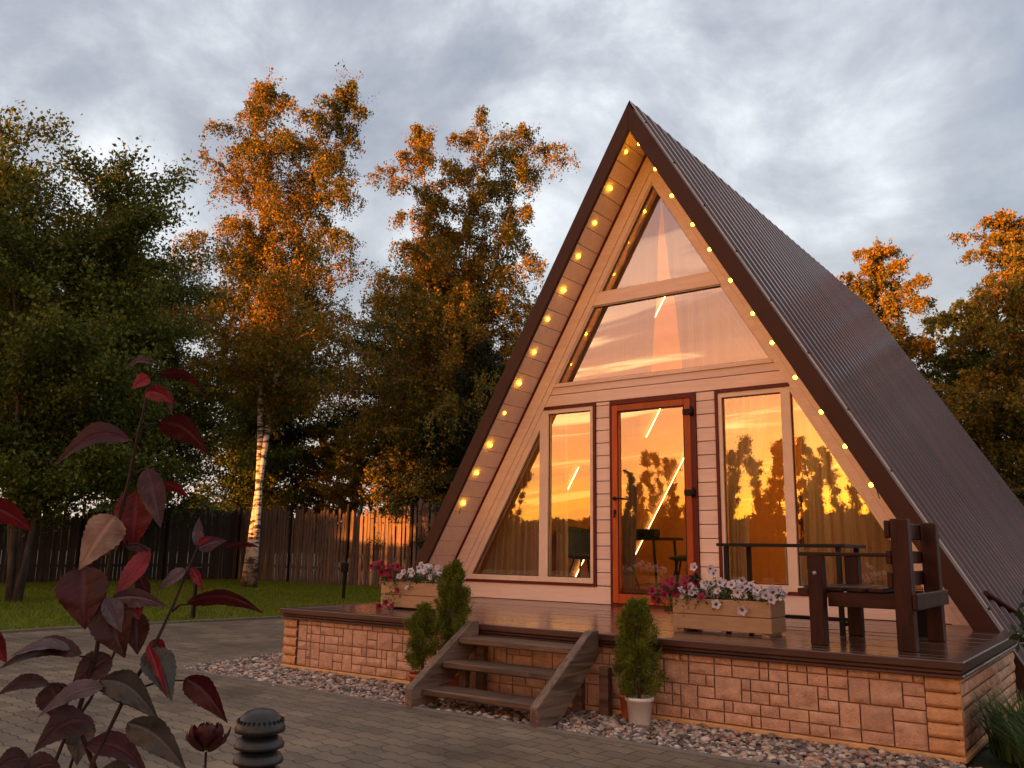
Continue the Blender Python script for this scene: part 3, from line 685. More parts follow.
# ------------------------------------------------------------------ terrace
XL, XR, YD = -1.78, 3.71, -2.78
terr = thing('terrace', 'raised dark board terrace on a peach stone plinth in front of the cabin', 'terrace', (1, -1.6, G))
b = MB(); y = YD-.03
while y < -.035:
    q = min(y+.142, -.032)
    for (xa_, xb_) in ((XL-.01, .62), (.626, XR-.0)):
        hi = rng.normal(0, .0008); b.box(xa_, xb_, y+.003, q-.003, -.035+hi, 0.0+hi, .003)
    y = q
b.build('deck_boards', M_['deck'], terr)
b = MB(); b.box(XL+.02, XR-.02, YD+.02, -.04, G, -.04); b.build('core', M_['mortar'], terr)
b = MB()
# layered edge: drip moulding below, rounded board above; front, left and right
for (off, z0_, z1_) in ((.055, -.040, .006), (.035, -.066, -.041), (.048, -.085, -.067)):
    b.box(XL-off, XR+off, YD-off, YD-off+.09, z0_, z1_, .006)
    b.box(XR+off-.09, XR+off, YD-off+.092, -.54, z0_, z1_, .006)
    b.box(XL-off, XL-off+.09, YD-off+.092, -.04, z0_, z1_, .006)
b.build('edge_cornice', M_['cornice'], terr)
b = MB(); b.box(XL-.03, XR+.03, YD-.032, YD-.001, G, G+.028, .004); b.box(XR+.001, XR+.032, YD, -.5, G, G+.028, .004); b.build('plinth_ledge', M_['ledge'], terr)
def ashlar(o, ux, length, nm, m, quoin=False):
    """split-face blocks: o origin (bottom), ux direction along the wall, outward normal computed"""
    ux = Vector(ux); nrm = Vector((ux.y, -ux.x, 0)); H0, H1 = G+.03, -.088; rowh = (H1-H0)/5.6
    rows = 6; blocks = []
    u = .058; nc = int(round(length/u)); u = length/nc; occ = np.zeros((rows, nc), bool)
    for r in range(rows):
        c = 0
        while c < nc:
            if occ[r, c]: c += 1; continue
            mx = 1
            while c+mx < nc and not occ[r, c+mx] and mx < 3: mx += 1
            wd = min(mx, int(rng.choice([1, 2, 2, 3, 3])))
            if nc-c-wd == 1 and mx > wd: wd += 1
            ht = 1
            if r < rows-2 and wd <= 3 and wd > 1 and rng.random() < .27: ht = 2
            occ[r:r+ht, c:c+wd] = True; blocks.append((c, r, wd, ht)); c += wd
    V, F_ = [], []
    gap = .004
    for (c, r, wd, ht) in blocks:
        x0, x1 = c*u+gap, min((c+wd)*u-gap, length); z0_ = H0+r*rowh+gap; z1_ = min(H0+(r+ht)*rowh-gap, H1)
        if x1-x0 < .02 or z1_-z0_ < .012: continue
        n_, k_ = max(4, int((x1-x0)/.016)), max(3, int((z1_-z0_)/.016))
        base = rng.uniform(.008, .015); tx, tz = rng.normal(0, .003), rng.normal(0, .0035)
        cut = rng.uniform(0, 1, 2); ca = rng.uniform(0, 6.28)
        off = len(V)
        for j in range(k_+1):
            for i in range(n_+1):
                s, t_ = i/n_, j/k_
                e = min(s, 1-s)*n_, min(t_, 1-t_)*k_; ed = min(e)
                d = base+tx*(s-.5)*2+tz*(t_-.5)*2+rng.normal(0, .0024)+.004*math.sin(s*4+cut[0]*9)*math.sin(t_*3+cut[1]*9)
                dd = (s-cut[0])*math.cos(ca)+(t_-cut[1])*math.sin(ca)
                if dd > 0: d -= min(.006, dd*.03)
                if ed < .5: d = 0
                elif ed < 1.5: d -= .003
                ii = s; 
                p = Vector(o)+ux*(x0+(x1-x0)*s)+nrm*d; V.append((p.x, p.y, z0_+(z1_-z0_)*t_))
        for j in range(k_):
            for i in range(n_): a = off+j*(n_+1)+i; F_.append((a, a+1, a+n_+2, a+n_+1))
    V = np.array(V)-np.array(terr.location)
    return np_mesh(nm, V, np.array(F_), m, terr, False)
ashlar((XL+.155, YD, 0), (1, 0, 0), XR-XL-.31, 'stone_cladding', M_['stone'])
ashlar((XR, YD+.03, 0), (0, 1, 0), 2.2, 'stone_cladding', M_['stone'])
ashlar((XL, -.1, 0), (0, -1, 0), 2.6, 'stone_cladding', M_['stone'])
def quoins(x0, x1):
    H0, H1 = G+.03, -.088; n = 5; h = (H1-H0)/n; V, F_ = [], []
    for r in range(n):
        z0_, z1_ = H0+r*h+.003, H0+(r+1)*h-.003; nx_, nz_ = 9, 6; off = len(V); cut = rng.uniform(.2, .8); ca = rng.uniform(0, 3)
        for j in range(nz_+1):
            for i in range(nx_+1):
                s, t_ = i/nx_, j/nz_; ed = min(min(s, 1-s)*nx_, min(t_, 1-t_)*nz_)
                d = .022+rng.normal(0, .0012)-(max(0, (s-cut)*math.cos(ca)+(t_-.5)*math.sin(ca)))*.012
                if ed < .5: d = .004 if j in (0, nz_) else .018
                V.append((x0+(x1-x0)*s, YD-d, z0_+(z1_-z0_)*t_))
        for j in range(nz_):
            for i in range(nx_): a = off+j*(nx_+1)+i; F_.append((a, a+1, a+nx_+2, a+nx_+1))
    np_mesh('corner_stones', np.array(V)-np.array(terr.location), np.array(F_), M_['quoin'], terr)
quoins(XL-.022, XL+.150); quoins(XR-.150, XR+.022)
for xx, sg in ((XL, -1), (XR, 1)):
    b = MB(); b.box(min(xx, xx+sg*.022), max(xx, xx+sg*.022), YD-.004, YD+.03, G+.03, -.088); b.build('corner_return', M_['quoin'], terr)

# ------------------------------------------------------------------ stairs
st = thing('wooden_steps', 'weathered open wooden steps with slanted side planks up to the terrace', 'steps', (1, -3.1, G))
for x in (.46, 1.50):
    b = MB()   # slanted side plank with cut ends
    prof = [(-3.56, G), (-3.46, G), (-3.30, G+.02), (-2.84, -.14), (-2.84, .028), (-2.93, .028), (-3.57, G+.13)]
    b.poly_prism([(x-.03, y, z) for y, z in prof], (.06, 0, 0), .006)
    sd_ = b.build('side_plank', M_['stringer'], st)
for z, y in ((-.075, -2.98), (-.225, -3.16), (-.385, -3.36)):
    b = MB()
    b.box(.494, 1.466, y-.105, y+.125, z-.045, z, .008); b.build('tread', M_['stairwood'], st)
for x in (.56, 1.40, 1.66-.05):
    b = MB(); b.box(x-.035, x+.035, -2.92, -2.86, G, -.13 if x < 1.5 else -.2, .004); b.build('support_post', M_['stairwood'], st)
for x in (.56, 1.40):
    b = MB(); b.box(x-.03, x+.03, -3.12, -3.06, G, -.28, .004); b.build('support_post', M_['stairwood'], st)

def leaf_quads(c, ln, wd, jit=.35, droopv=None, flat=0.0):
    """one folded leaf (2 triangles as a diamond quad) per centre"""
    n = len(c); d = rng.normal(0, 1, (n, 3))
    if droopv is not None: d = d*droopv[1]+np.array(droopv[0])
    d /= np.linalg.norm(d, axis=1)[:, None]
    u = rng.normal(0, 1, (n, 3)); u[:, 2] += flat; s = np.cross(d, u); s /= np.linalg.norm(s, axis=1)[:, None]+1e-9; nn = np.cross(d, s)
    L_ = (ln*rng.uniform(1-jit, 1+jit, n))[:, None]; W_ = (wd*rng.uniform(1-jit, 1+jit, n))[:, None]
    v = np.stack([c-d*L_/2, c-s*W_/2+nn*W_*.15, c+d*L_/2, c+s*W_/2+nn*W_*.15], 1).reshape(-1, 3)
    return v, np.arange(4*n).reshape(-1, 4)
# fallen leaves
def litter():
    n = 260; x = rng.uniform(-6, 3.6, n); y = rng.uniform(-7, -2.9, n); v, f = leaf_quads(np.stack([x, y, np.full(n, G+.012)], 1), .030, .018, .4, None, 4.0)
    c = v.reshape(-1, 4, 3).mean(1, keepdims=True); q = v.reshape(-1, 4, 3)-c; q[..., 2] *= .18; v = (q+c).reshape(-1, 3)
    return np_mesh('fallen_leaves', v, f, leafmat('dry_leaf', [(.06, .05, .015), (.14, .09, .03), (.22, .14, .04)], .6, .1, 2))
tag(litter(), 'small fallen leaves scattered over the paving and gravel', 'leaves', kind='stuff')
# ------------------------------------------------------------------ bench, table, bin
bn = thing('wooden_armchair', 'heavy dark stained slatted timber armchair at the right end of the terrace', 'armchair', (3.15, -2.05, 0))
ya, yb = -2.44, -1.62
for y in (ya, yb):
    b = MB(); b.box(2.85, 2.94, y-.045, y+.045, 0, .545, .006); b.build('leg', M_['bench'], bn)
    b = MB(); b.box(3.36, 3.46, y-.05, y+.05, 0, .775, .006); b.build('leg', M_['bench'], bn)
    b = MB(); b.box(2.80, 3.358, y-.05, y+.05, .547, .570, .004); b.build('armrest', M_['benchx'], bn)
    b = MB(); s = .047 if y == ya else -.075; b.box(2.942, 3.358, y+s-.0, y+s+.028, .235, .325, .004); b.build('side_rail', M_['benchx'], bn)
for x0_, x1_ in ((2.79, 2.89), (2.925, 3.03), (3.06, 3.165), (3.19, 3.28)):
    b = MB(); b.box(x0_, x1_, ya+(.05 if x0_ < 2.9 else .048), yb-.048, .330, .355, .005); b.build('seat_slat', M_['bench'], bn)
b = MB(); b.box(2.78, 2.848, ya-.04, yb+.05, .300, .345, .004); b.build('front_rail', M_['bench'], bn)
for z0_, z1_ in ((.66, .765), (.505, .585), (.365, .455)):
    b = MB(); b.box(3.325, 3.357, ya-.045, yb+.05, z0_, z1_, .005); b.build('back_slat', M_['bench'], bn)
b = MB(); b.box(3.462, 3.49, ya-.06, yb+.06, .24, .335, .005); b.build('rear_rail', M_['bench'], bn)
for p in ((2.848, ya, .45),):
    b = MB(); b.sphere((2.895, ya-.046, .44), .014, 8, (1, .4, 1)); b.build('bolt', M_['edge'], bn)
tb = thing('side_table', 'slim black metal outdoor table in front of the right window', 'table', (2.4, -1.5, 0))
b = MB(); b.box(1.92, 2.88, -1.74, -1.18, .605, .628, .003); b.build('tabletop', M_['black'], tb)
for x in (1.98, 2.82):
    for y in (-1.69, -1.23):
        b = MB(); b.box(x-.016, x+.016, y-.016, y+.016, 0, .604); b.build('leg', M_['black'], tb)
    b = MB(); b.box(x-.012, x+.012, -1.674, -1.246, .06, .085); b.build('foot_bar', M_['black'], tb)
b = MB(); b.box(1.996, 2.804, -1.242, -1.218, .06, .085); b.build('foot_bar', M_['black'], tb)
b = MB()
def frustum(b, cx, cy, w0, w1, z0_, z1_, bev=.01):
    vs = [b.bm.verts.new((cx+sx*w0, cy+sy*w0, z0_)) for sx, sy in ((-1, -1), (1, -1), (1, 1), (-1, 1))]+[b.bm.verts.new((cx+sx*w1, cy+sy*w1, z1_)) for sx, sy in ((-1, -1), (1, -1), (1, 1), (-1, 1))]
    b.bm.faces.new(vs[:4][::-1]); b.bm.faces.new(vs[4:])
    for i in range(4): b.bm.faces.new((vs[i], vs[(i+1) % 4], vs[4+(i+1) % 4], vs[4+i]))
bt = thing('waste_basket', 'small black square basket on the terrace behind the armchair', 'basket', (3.22, -1.22, 0))
frustum(b, 3.22, -1.22, .10, .125, 0.002, .26); b.build('body', M_['black'], bt)
b = MB()
for i in range(9):
    for j in range(3): b.box(3.12+i*.024, 3.132+i*.024, -1.3475, -1.340, .20+j*.018, .208+j*.018)
b.build('perforation', M_['edge'], bt)

# planters and petunias -------------------------------------------
def planter(x0, x1, y0, y1, z1, label):
    t = thing('flower_box', label, 'planter', ((x0+x1)/2, (y0+y1)/2, 0), 'tan wooden flower boxes')
    for z0_, zz_ in ((.02, z1*.52), (z1*.52+.004, z1)):
        b = MB(); b.box(x0, x1, y0, y0+.018, z0_, zz_, .003); b.box(x0, x1, y1-.018, y1, z0_, zz_, .003)
        b.box(x0, x0+.018, y0+.019, y1-.019, z0_, zz_, .003); b.box(x1-.018, x1, y0+.019, y1-.019, z0_, zz_, .003); b.build('side_board', M_['planter'], t)
    for x in (x0+.05, x1-.05):
        b = MB(); b.box(x-.025, x+.025, y0+.02, y1-.02, 0, .019); b.build('foot', M_['planter'], t)
    b = MB(); b.box(x0+.02, x1-.02, y0+.02, y1-.02, .03, z1-.03); b.build('soil', soil, t)
planter(1.77, 2.50, -2.20, -1.92, .232, 'tan painted timber flower box right of the steps, before the right window')
planter(-1.27, -.52, -2.12, -1.84, .245, 'tan painted timber flower box at the left end of the terrace')
petleaf = leafmat('petunia_leaf', [(.03, .055, .012), (.06, .10, .025), (.11, .15, .04)], .5, .25, 6)
def petalmat(name, c, eye):
    m, nt, p, N, L = nodes(name); a = N('ShaderNodeAttribute'); a.attribute_name = 'rad'
    r = N('ShaderNodeValToRGB'); L(a.outputs['Fac'], r.inputs[0]); e = r.color_ramp.elements
    e[0].position = .16; e[0].color = (*eye, 1); e[1].position = .42; e[1].color = (*c, 1)
    L(r.outputs[0], p.inputs['Base Color']); setv(p, Roughness=.6)
    t = N('ShaderNodeBsdfTranslucent'); L(r.outputs[0], t.inputs[0]); mx = N('ShaderNodeMixShader'); mx.inputs[0].default_value = .3
    L(p.outputs[0], mx.inputs[1]); L(t.outputs[0], mx.inputs[2]); L(mx.outputs[0], nt.nodes['Material Output'].inputs[0]); return m
pm = {'white': petalmat('white_petunia_petal', (.62, .56, .62), (.16, .03, .12)), 'magenta': petalmat('magenta_petunia_petal', (.26, .008, .045), (.05, .004, .02))}
fl_mesh = {}
for kn in pm:
    v = [(0, 0, -.018)]; rad = [0]; n_ = 20
    for rr, zz_ in ((.006, -.006), (.014, .003), (.024, .006)):
        for i in range(n_):
            a = 2*math.pi*i/n_; q = rr*(1+.17*math.cos(5*a)*(rr/.024)**2); v.append((q*math.cos(a), q*math.sin(a), zz_+.0025*math.cos(10*a)*(rr/.024))); rad.append(rr/.024)
    f = [(0, 1+i, 1+(i+1) % n_) for i in range(n_)]
    for k in range(2):
        for i in range(n_): a = 1+k*n_+i; c = 1+k*n_+(i+1) % n_; f += [(a, a+n_, c+n_), (a, c+n_, c)]
    me = bpy.data.meshes.new('flower'); me.from_pydata(v, [], f); at = me.attributes.new('rad', 'FLOAT', 'POINT'); at.data.foreach_set('value', rad); me.materials.append(pm[kn])
    me.polygons.foreach_set('use_smooth', [True]*len(f)); fl_mesh[kn] = me
def petunia(kind, label, box, n, loc, nleaf=900, droop=None):
    t = thing('petunia_plant', label, 'flowers', loc, 'petunias in the flower boxes'); lo = Vector(loc)
    x0, x1, y0, y1, z0, z1 = box; P = []
    for i in range(n):
        for _ in range(40):
            s = rng.uniform(0, 1); p = np.array([rng.uniform(x0, x1), rng.uniform(y0, y1), 0]); e = 1-((p[0]-(x0+x1)/2)/((x1-x0)/2))**2*.55
            p[2] = z0+(z1-z0)*e*rng.uniform(.35, 1.0)
            if all(np.linalg.norm(p-q) > .034 for q in P): break
        P.append(p)
    if droop: P += [np.array(q) for q in droop]
    for p in P:
        o = bpy.data.objects.new('flower', fl_mesh[kind]); C.objects.link(o); o.parent = t; o.location = Vector(p)-lo
        d = Vector((.25+rng.normal(0, .45), -1+rng.normal(0, .3), .35+rng.normal(0, .4))); o.rotation_euler = d.to_track_quat('Z', 'Y').to_euler(); s = rng.uniform(1.0, 1.4); o.scale = (s, s, s)
    # leaves and stems
    b = MB(); root = Vector(((x0+x1)/2, (y0+y1)/2+.03, z0))
    c = []
    for p in P:
        q = Vector(p); r0 = Vector((root.x+(q.x-root.x)*.55, root.y+(q.y-root.y)*.2, z0-.04)); mid = (q+r0)/2+Vector((0, 0, .03)); b.tube([r0, mid, q+Vector((0, .018, -.012))], .0016, 4, False)
        for _ in range(int(nleaf/len(P))):
            t_ = rng.uniform(0.05, .95); c.append(np.array(r0.lerp(mid, t_*2) if t_ < .5 else mid.lerp(q, t_*2-1))+rng.normal(0, .020, 3))
    b.build('stems', M_['twigg'] if 'twigg' in M_ else petleaf, t)
    c = np.array(c); v, f = leaf_quads(c, .026, .013, .5)
    np_mesh('foliage', v-np.array(loc), f, petleaf, t)
petunia('magenta', 'magenta petunias spilling over the left end of the right flower box', (1.58, 2.05, -2.32, -1.98, .15, .37), 34, (1.86, -2.08, .2), 700)
petunia('white', 'white petunias with violet throats filling the right flower box', (1.84, 2.60, -2.28, -1.95, .22, .36), 52, (2.2, -2.06, .2), 1500, [(2.12, -2.235, .20), (2.31, -2.235, .17), (1.90, -2.1, .45), (2.02, -2.08, .44), (2.05, -2.10, .41)])
petunia('magenta', 'magenta petunias spilling over the left corner of the left flower box', (-1.40, -.98, -2.24, -1.92, .20, .43), 28, (-1.15, -2.0, .2), 600, [(-1.02, -2.16, .17), (-1.12, -2.20, .06), (-1.18, -2.22, .02), (-1.04, -2.2, .03)])
petunia('white', 'white petunias massed in the left flower box beside the thuja', (-1.06, -.40, -2.22, -1.88, .24, .42), 40, (-.8, -2.0, .2), 1300, [(-.9, -2.16, .20)])

# potted thujas ----------------------------------------------------
thm = leafmat('thuja_scale_foliage', [(.025, .040, .006), (.085, .11, .012), (.17, .19, .022), (.26, .25, .035)], .6, .25, 7)
def thuja(loc, h, r, n, label, z0=0, lean=(0, 0)):
    """flat fan sprays: each a curved spray of tiny leaflets pointing up and out"""
    t = thing('potted_thuja', label, 'thuja', loc, 'small thujas in pots by the steps')
    b = MB(); lx, ly, lz = loc; b.tube([(lx, ly, lz), (lx+lean[0]*.5, ly+lean[1]*.5, lz+h*.5), (lx+lean[0], ly+lean[1], lz+h*.9)], [.012, .009, .003], 6); b.build('stem', M_['twig'], t)
    nt_ = max(60, n//34); ta = rng.uniform(0, 2*np.pi, nt_); tq = rng.uniform(0, 1, nt_)**.9
    tl = 1.06*r*np.clip(np.sin(np.pi*np.clip(tq*.70+.26, 0, 1))**.7, .16, 1)*(1.08-.42*tq)*rng.uniform(.5, 1.4, nt_)
    ti = rng.integers(0, nt_, n); u = rng.uniform(.15, 1, n)**.7; rise = tl[ti]*(.3+.55*u)*u+.02
    base = np.stack([np.cos(ta[ti])*tl[ti]*u+lean[0]*tq[ti], np.sin(ta[ti])*tl[ti]*u+lean[1]*tq[ti], np.clip(h*tq[ti]*.95+rise-.02, -.01, None)], 1)+rng.normal(0, .011, (n, 3))+np.array(loc)
    dirs = np.stack([np.cos(ta[ti])*.7, np.sin(ta[ti])*.7, .5+.5*u], 1)+rng.normal(0, .35, (n, 3)); dirs /= np.linalg.norm(dirs, axis=1)[:, None]
    side = np.cross(dirs, rng.normal(0, 1, (n, 3))); side /= np.linalg.norm(side, axis=1)[:, None]
    V = []; k = 9
    for i in range(k):
        s = (i-(k-1)/2)/((k-1)/2); sp = .042*rng.uniform(.7, 1.3, n)[:, None]
        c = base+dirs*sp*(1-.6*abs(s))+side*sp*.55*s; d = dirs*(1-.3*abs(s))+side*s*.7; d /= np.linalg.norm(d, axis=1)[:, None]
        wv = np.cross(d, rng.normal(0, 1, (n, 3))); wv /= np.linalg.norm(wv, axis=1)[:, None]; ln = .012; wd = .0024
        V.append(np.stack([c-d*ln, c-wv*wd, c+d*ln, c+wv*wd], 1))
    V = np.concatenate(V).reshape(-1, 3)-np.array(loc)
    np_mesh('foliage', V, np.arange(len(V)).reshape(-1, 4), thm, t)
def pot(loc, r, h, m, label, name='plant_pot'):
    b = MB(); b.lathe(loc, [(r*.70, 0), (r*.74, .004), (r*.93, h*.86), (r*1.02, h*.865), (r*1.04, h), (r*.94, h), (r*.92, h*.9), (.001, h*.88)], 28)
    o = b.build(name, m); o.data.transform(Matrix.Translation(-Vector(loc))); o.location = loc; return tag(o, label, 'plant pot', 'pots at the foot of the steps')
pot((1.93, -3.02, G), .088, .17, M_['white'], 'white plastic pot on the gravel right of the steps')
thuja((1.93, -3.02, G+.14), .62, .112, 2300, 'narrow thuja in the white pot right of the steps', lean=(-.01, 0))
pot((1.80, -2.90, G), .075, .16, M_['terracotta'], 'dull red pot half hidden behind the white pot')
thuja((1.83, -2.90, G+.14), .52, .10, 2200, 'thuja behind the one in the white pot', lean=(.0, 0))
pot((.22, -3.17, G), .095, .17, M_['terracotta'], 'terracotta pot at the left foot of the steps')
thuja((.21, -3.15, G+.14), .50, .105, 2000, 'low bushy thuja in the terracotta pot left of the steps')
pot((.36, -2.93, G), .10, .17, M_['terracotta'], 'terracotta pot hidden behind the left side plank of the steps')
thuja((.34, -2.95, G+.14), .84, .115, 3200, 'taller thuja rising behind the low one left of the steps', lean=(-.02, 0))

# bollard light and path lights --------------------------------------
bl = thing('bollard_light', 'dark ribbed bollard light with domed cap on the paving', 'bollard light', (2.27, -6.21, G))
b = MB(); b.lathe((2.27, -6.21, G), [(.070, 0), (.072, .01), (.045, .02), (.045, .26)], 28); b.build('post', M_['bollard'], bl)
for i in range(5):
    z = .255+i*.046; b = MB(); b.lathe((2.27, -6.21, G+z), [(.052, -.004), (.078, .000), (.079, .008), (.071, .024), (.055, .034), (.052, .036)], 40); b.build('louvre', M_['bollard'], bl)
b = MB(); b.lathe((2.27, -6.21, G+.487), [(.052, -.004), (.079, .0), (.080, .010), (.074, .026), (.066, .036), (.060, .048), (.046, .060), (.026, .067), (.001, .070)], 40)
for k in range(26):
    a = 2*math.pi*k/26; b.box(2.27+math.cos(a)*.0700-.003, 2.27+math.cos(a)*.0700+.003, -6.21+math.sin(a)*.0700-.003, -6.21+math.sin(a)*.0700+.003, G+.510, G+.526)
b.build('cap', M_['bollard'], bl)
def path_light(x, y, label):
    t = thing('path_light', label, 'garden light', (x, y, G), 'short black posts at the lawn edge')
    b = MB(); b.box(x-.025, x+.025, y-.025, y+.025, G-.02, G+.55, .004); b.build('post', M_['black'], t)
    b = MB(); b.box(x-.06, x+.06, y-.06, y+.06, G+.55, G+.74, .01); b.build('head', M_['black'], t)
path_light(-8.76, 4.37, 'short black garden light post on the lawn behind the terrace corner')
path_light(-6.75, -.41, 'short black garden light post at the lawn edge left of the terrace')

# ------------------------------------------------------------------ fences
def fence(a, b_, h, m, label, bw=.105, gap=.035, jit=.12, rail=True, post_every=2.4, group='board fences round the garden'):
    a, b_ = Vector((*a, G)), Vector((*b_, G)); L_ = (b_-a).length; d = (b_-a)/L_; n = Vector((-d.y, d.x, 0))
    t = thing('board_fence', label, 'fence', a, group)
    q = MB(); s = 0
    while s < L_-bw:
        w_ = bw*rng.uniform(.75, 1.15); hh = h+jit*rng.normal(0, .6)+.10*math.sin(s*.9); p = a+d*s; tl = rng.normal(0, .012)
        z0_ = G+.04; pts = [p, p+d*w_, p+d*(w_+tl)+Vector((0, 0, hh-.04)), p+d*(w_*.5+tl)+Vector((0, 0, hh+rng.uniform(0, .04))), p+d*tl+Vector((0, 0, hh-.04-rng.uniform(0, .05)))]
        yo = n*rng.uniform(-.012, .012)
        q.poly_prism([v+yo for v in pts], n*.02); s += w_+gap*rng.uniform(.2, 1.5)
    o = q.build('boards', m, t)
    q = MB()
    for z in (.45, h-.45): q.beam(a+Vector((0, 0, z))+n*.045, b_+Vector((0, 0, z))+n*.045, .04, .08)
    q.build('rails', m, t)
    s = .3
    while s < L_:
        p = a+d*s-n*.02; q = MB(); q.box(p.x-.03, p.x+.03, p.y-.03, p.y+.03, G, G+h+.12); q.build('post', M_['black'], t); s += post_every
fence((-18.6, 8.8), (-4.0, 8.9), 2.1, M_['fence'], 'weathered uneven board fence behind the birch and the cabin\'s left side')
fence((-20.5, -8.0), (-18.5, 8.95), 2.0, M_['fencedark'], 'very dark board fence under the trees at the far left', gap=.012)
fence((6.2, 9.6), (1.0, 14.0), 1.95, M_['fence'], 'weathered board fence seen past the right slope of the roof')
fence((-26, -27.5), (14, -27.5), 1.7, M_['fencedark'], 'long dark board fence across the lane, mirrored in the windows', gap=.01, jit=.02)

# ------------------------------------------------------------------ trees
def rot_about(v, ax, a): return Matrix.Rotation(a, 3, ax) @ v
def tree(name, label, cat, base, H, crown, nl, n_leaf, lsize, lm, bark, trunk_r=.16, cb=.2, lean=(0, 0), birch=False, stems=1, seed=1, group=None, spread=.32, up=.6, clump=.10, top_pow=1.0, trunkmat=None, droop=.8, leaders=None, fork=2.3):
    """crown(q) -> radius at height fraction q (0 base of crown .. 1 top)"""
    global rng
    keep = rng; rng = np.random.default_rng(seed)
    bx, by, bz = base; t = thing(name, label, cat, base, group)
    tb = MB(); lb = MB(); segs = []
    for s_i in range(stems):
        a0 = rng.uniform(0, 6.28)+s_i*2.4; off = 0 if stems == 1 else spread
        ld = leaders[s_i] if leaders else (lean[0]+math.cos(a0)*off*H*.3, lean[1]+math.sin(a0)*off*H*.3)
        hh = H*(1 if s_i == 0 or (leaders and s_i == 1) else rng.uniform(.82, .97)); pts = []; K = 12
        for k in range(K+1):
            q = k/K; c_ = q**(fork if leaders else 1.25); w_ = .012*H*math.sin(q*6+a0)
            pts.append(Vector((bx+ld[0]*c_+w_*.6, by+ld[1]*c_+w_*.4, bz-.05+hh*q)))
        rr = [trunk_r*(1.35 if k == 0 else 1)*(.93 if s_i else 1)*(1-.93*(k/K))**.9/(1 if stems == 1 else 1.35)+.004 for k in range(K+1)]
        tb.tube(pts, rr, 9)
        def at(q): 
            x = q*K; i = min(K-1, int(x)); return pts[i].lerp(pts[i+1], x-i)
        m_ = nl//stems
        for i in range(m_):
            q = (i+rng.uniform(0, 1))/m_; hq = cb+(1-cb)*q; p = at(hq*.985); az = i*2.399+rng.normal(0, .3)
            R_ = crown(q)*(rng.uniform(.5, 1.3) if birch else rng.uniform(.72, 1.12)); upv = up*(1-.2*q)+rng.normal(0, .12)
            d = Vector((math.cos(az), math.sin(az), upv)).normalized(); L_ = R_*(1 if stems == 1 else .8)
            br = [p]; kk = 5
            for k in range(1, kk+1):
                dd = d.copy(); dd.z -= (droop*(k/kk)**2 if birch else .25*(k/kk)); dd = (dd+Vector(rng.normal(0, .10, 3))).normalized(); br.append(br[-1]+dd*L_*1.12/kk)
            r0 = max(.010, trunk_r*.32*(1-hq)+.010); lb.tube(br, [r0*(1-.8*k/kk) for k in range(kk+1)], 5, False)
            for k in range(1, kk+1):
                ntw = 4 if k < kk else 5
                for _ in range(ntw):
                    s0 = br[k-1].lerp(br[k], rng.uniform(0, 1)); tl = L_*rng.uniform(.14, .38)*(1.15-k/kk*.5); a = rng.uniform(0, 6.28)
                    dv = ((br[k]-br[k-1]).normalized()*.9+Vector((math.cos(a), math.sin(a), rng.normal(.1, .4)))).normalized(); e = s0+dv*tl
                    segs.append((s0, e, tl))
                    if rng.random() < .5: lb.tube([s0, (s0+e)/2+Vector(rng.normal(0, .02*tl+.005, 3)), e], [.008, .006, .004], 3, False)
                    if birch:
                        for _h in range(2):
                            h0 = s0.lerp(e, rng.uniform(.4, 1)); hl = rng.uniform(.3, 1.1)*(H/13)*(1-.7*hq); segs.append((h0, h0+Vector((rng.normal(0, .10), rng.normal(0, .10), -hl)), hl*1.15))
        # top twigs
        for _ in range(10):
            p = at(rng.uniform(.88, .99)); e = p+Vector((rng.normal(0, .3), rng.normal(0, .3), rng.uniform(.1, .5)))*(H/13); segs.append((p, e, .6))
    tb.build('trunk', trunkmat or bark, t); bo = lb.build('branches', bark if not birch else M_['limb'], t)
    A = np.array([s[0][:] for s in segs]); B = np.array([s[1][:] for s in segs]); wt = np.array([s[2] for s in segs]); wt = wt*rng.lognormal(0, .55, len(wt)); wt /= wt.sum()
    ii = rng.choice(len(segs), n_leaf, p=wt); u = rng.uniform(0, 1.05, n_leaf)[:, None]
    c = A[ii]+(B[ii]-A[ii])*u+rng.normal(0, 1, (n_leaf, 3))*(.055 if birch else clump)*np.array([1, 1, .8])*(H/13)
    v, f = leaf_quads(c, lsize, lsize*.62, .6, ((0, 0, -.7), .8) if birch else None, .5)
    np_mesh('crown', v-np.array(base), f, lm, t)
    rng = keep
    return t
LM = {
 'birch': leafmat('autumn_birch_leaf', [(.030, .055, .010), (.085, .105, .018), (.30, .19, .020), (.60, .27, .020)], .5, .35, .35),
 'green': leafmat('mid_green_leaf', [(.022, .038, .006), (.060, .085, .011), (.105, .135, .018), (.20, .20, .032)], .5, .3, .45),
 'dark': leafmat('dark_green_leaf', [(.014, .024, .006), (.032, .050, .010), (.065, .085, .016)], .5, .2, .45),
 'gold': leafmat('yellow_autumn_leaf', [(.10, .08, .015), (.28, .19, .03), (.40, .24, .04)], .5, .4, .5),
 'conifer': leafmat('conifer_needles', [(.008, .014, .006), (.016, .028, .010), (.030, .044, .014)], .6, .1, .8)}
def egg(r, lo=.35): return lambda q: r*(lo+(1-lo)*math.sin(math.pi*min(1, q*.85+.12)))*(1-.35*q)
def column(r): return lambda q: r*(1-q)**.55*(.75+.25*math.sin(q*9))+.25
bb = M_['bark']
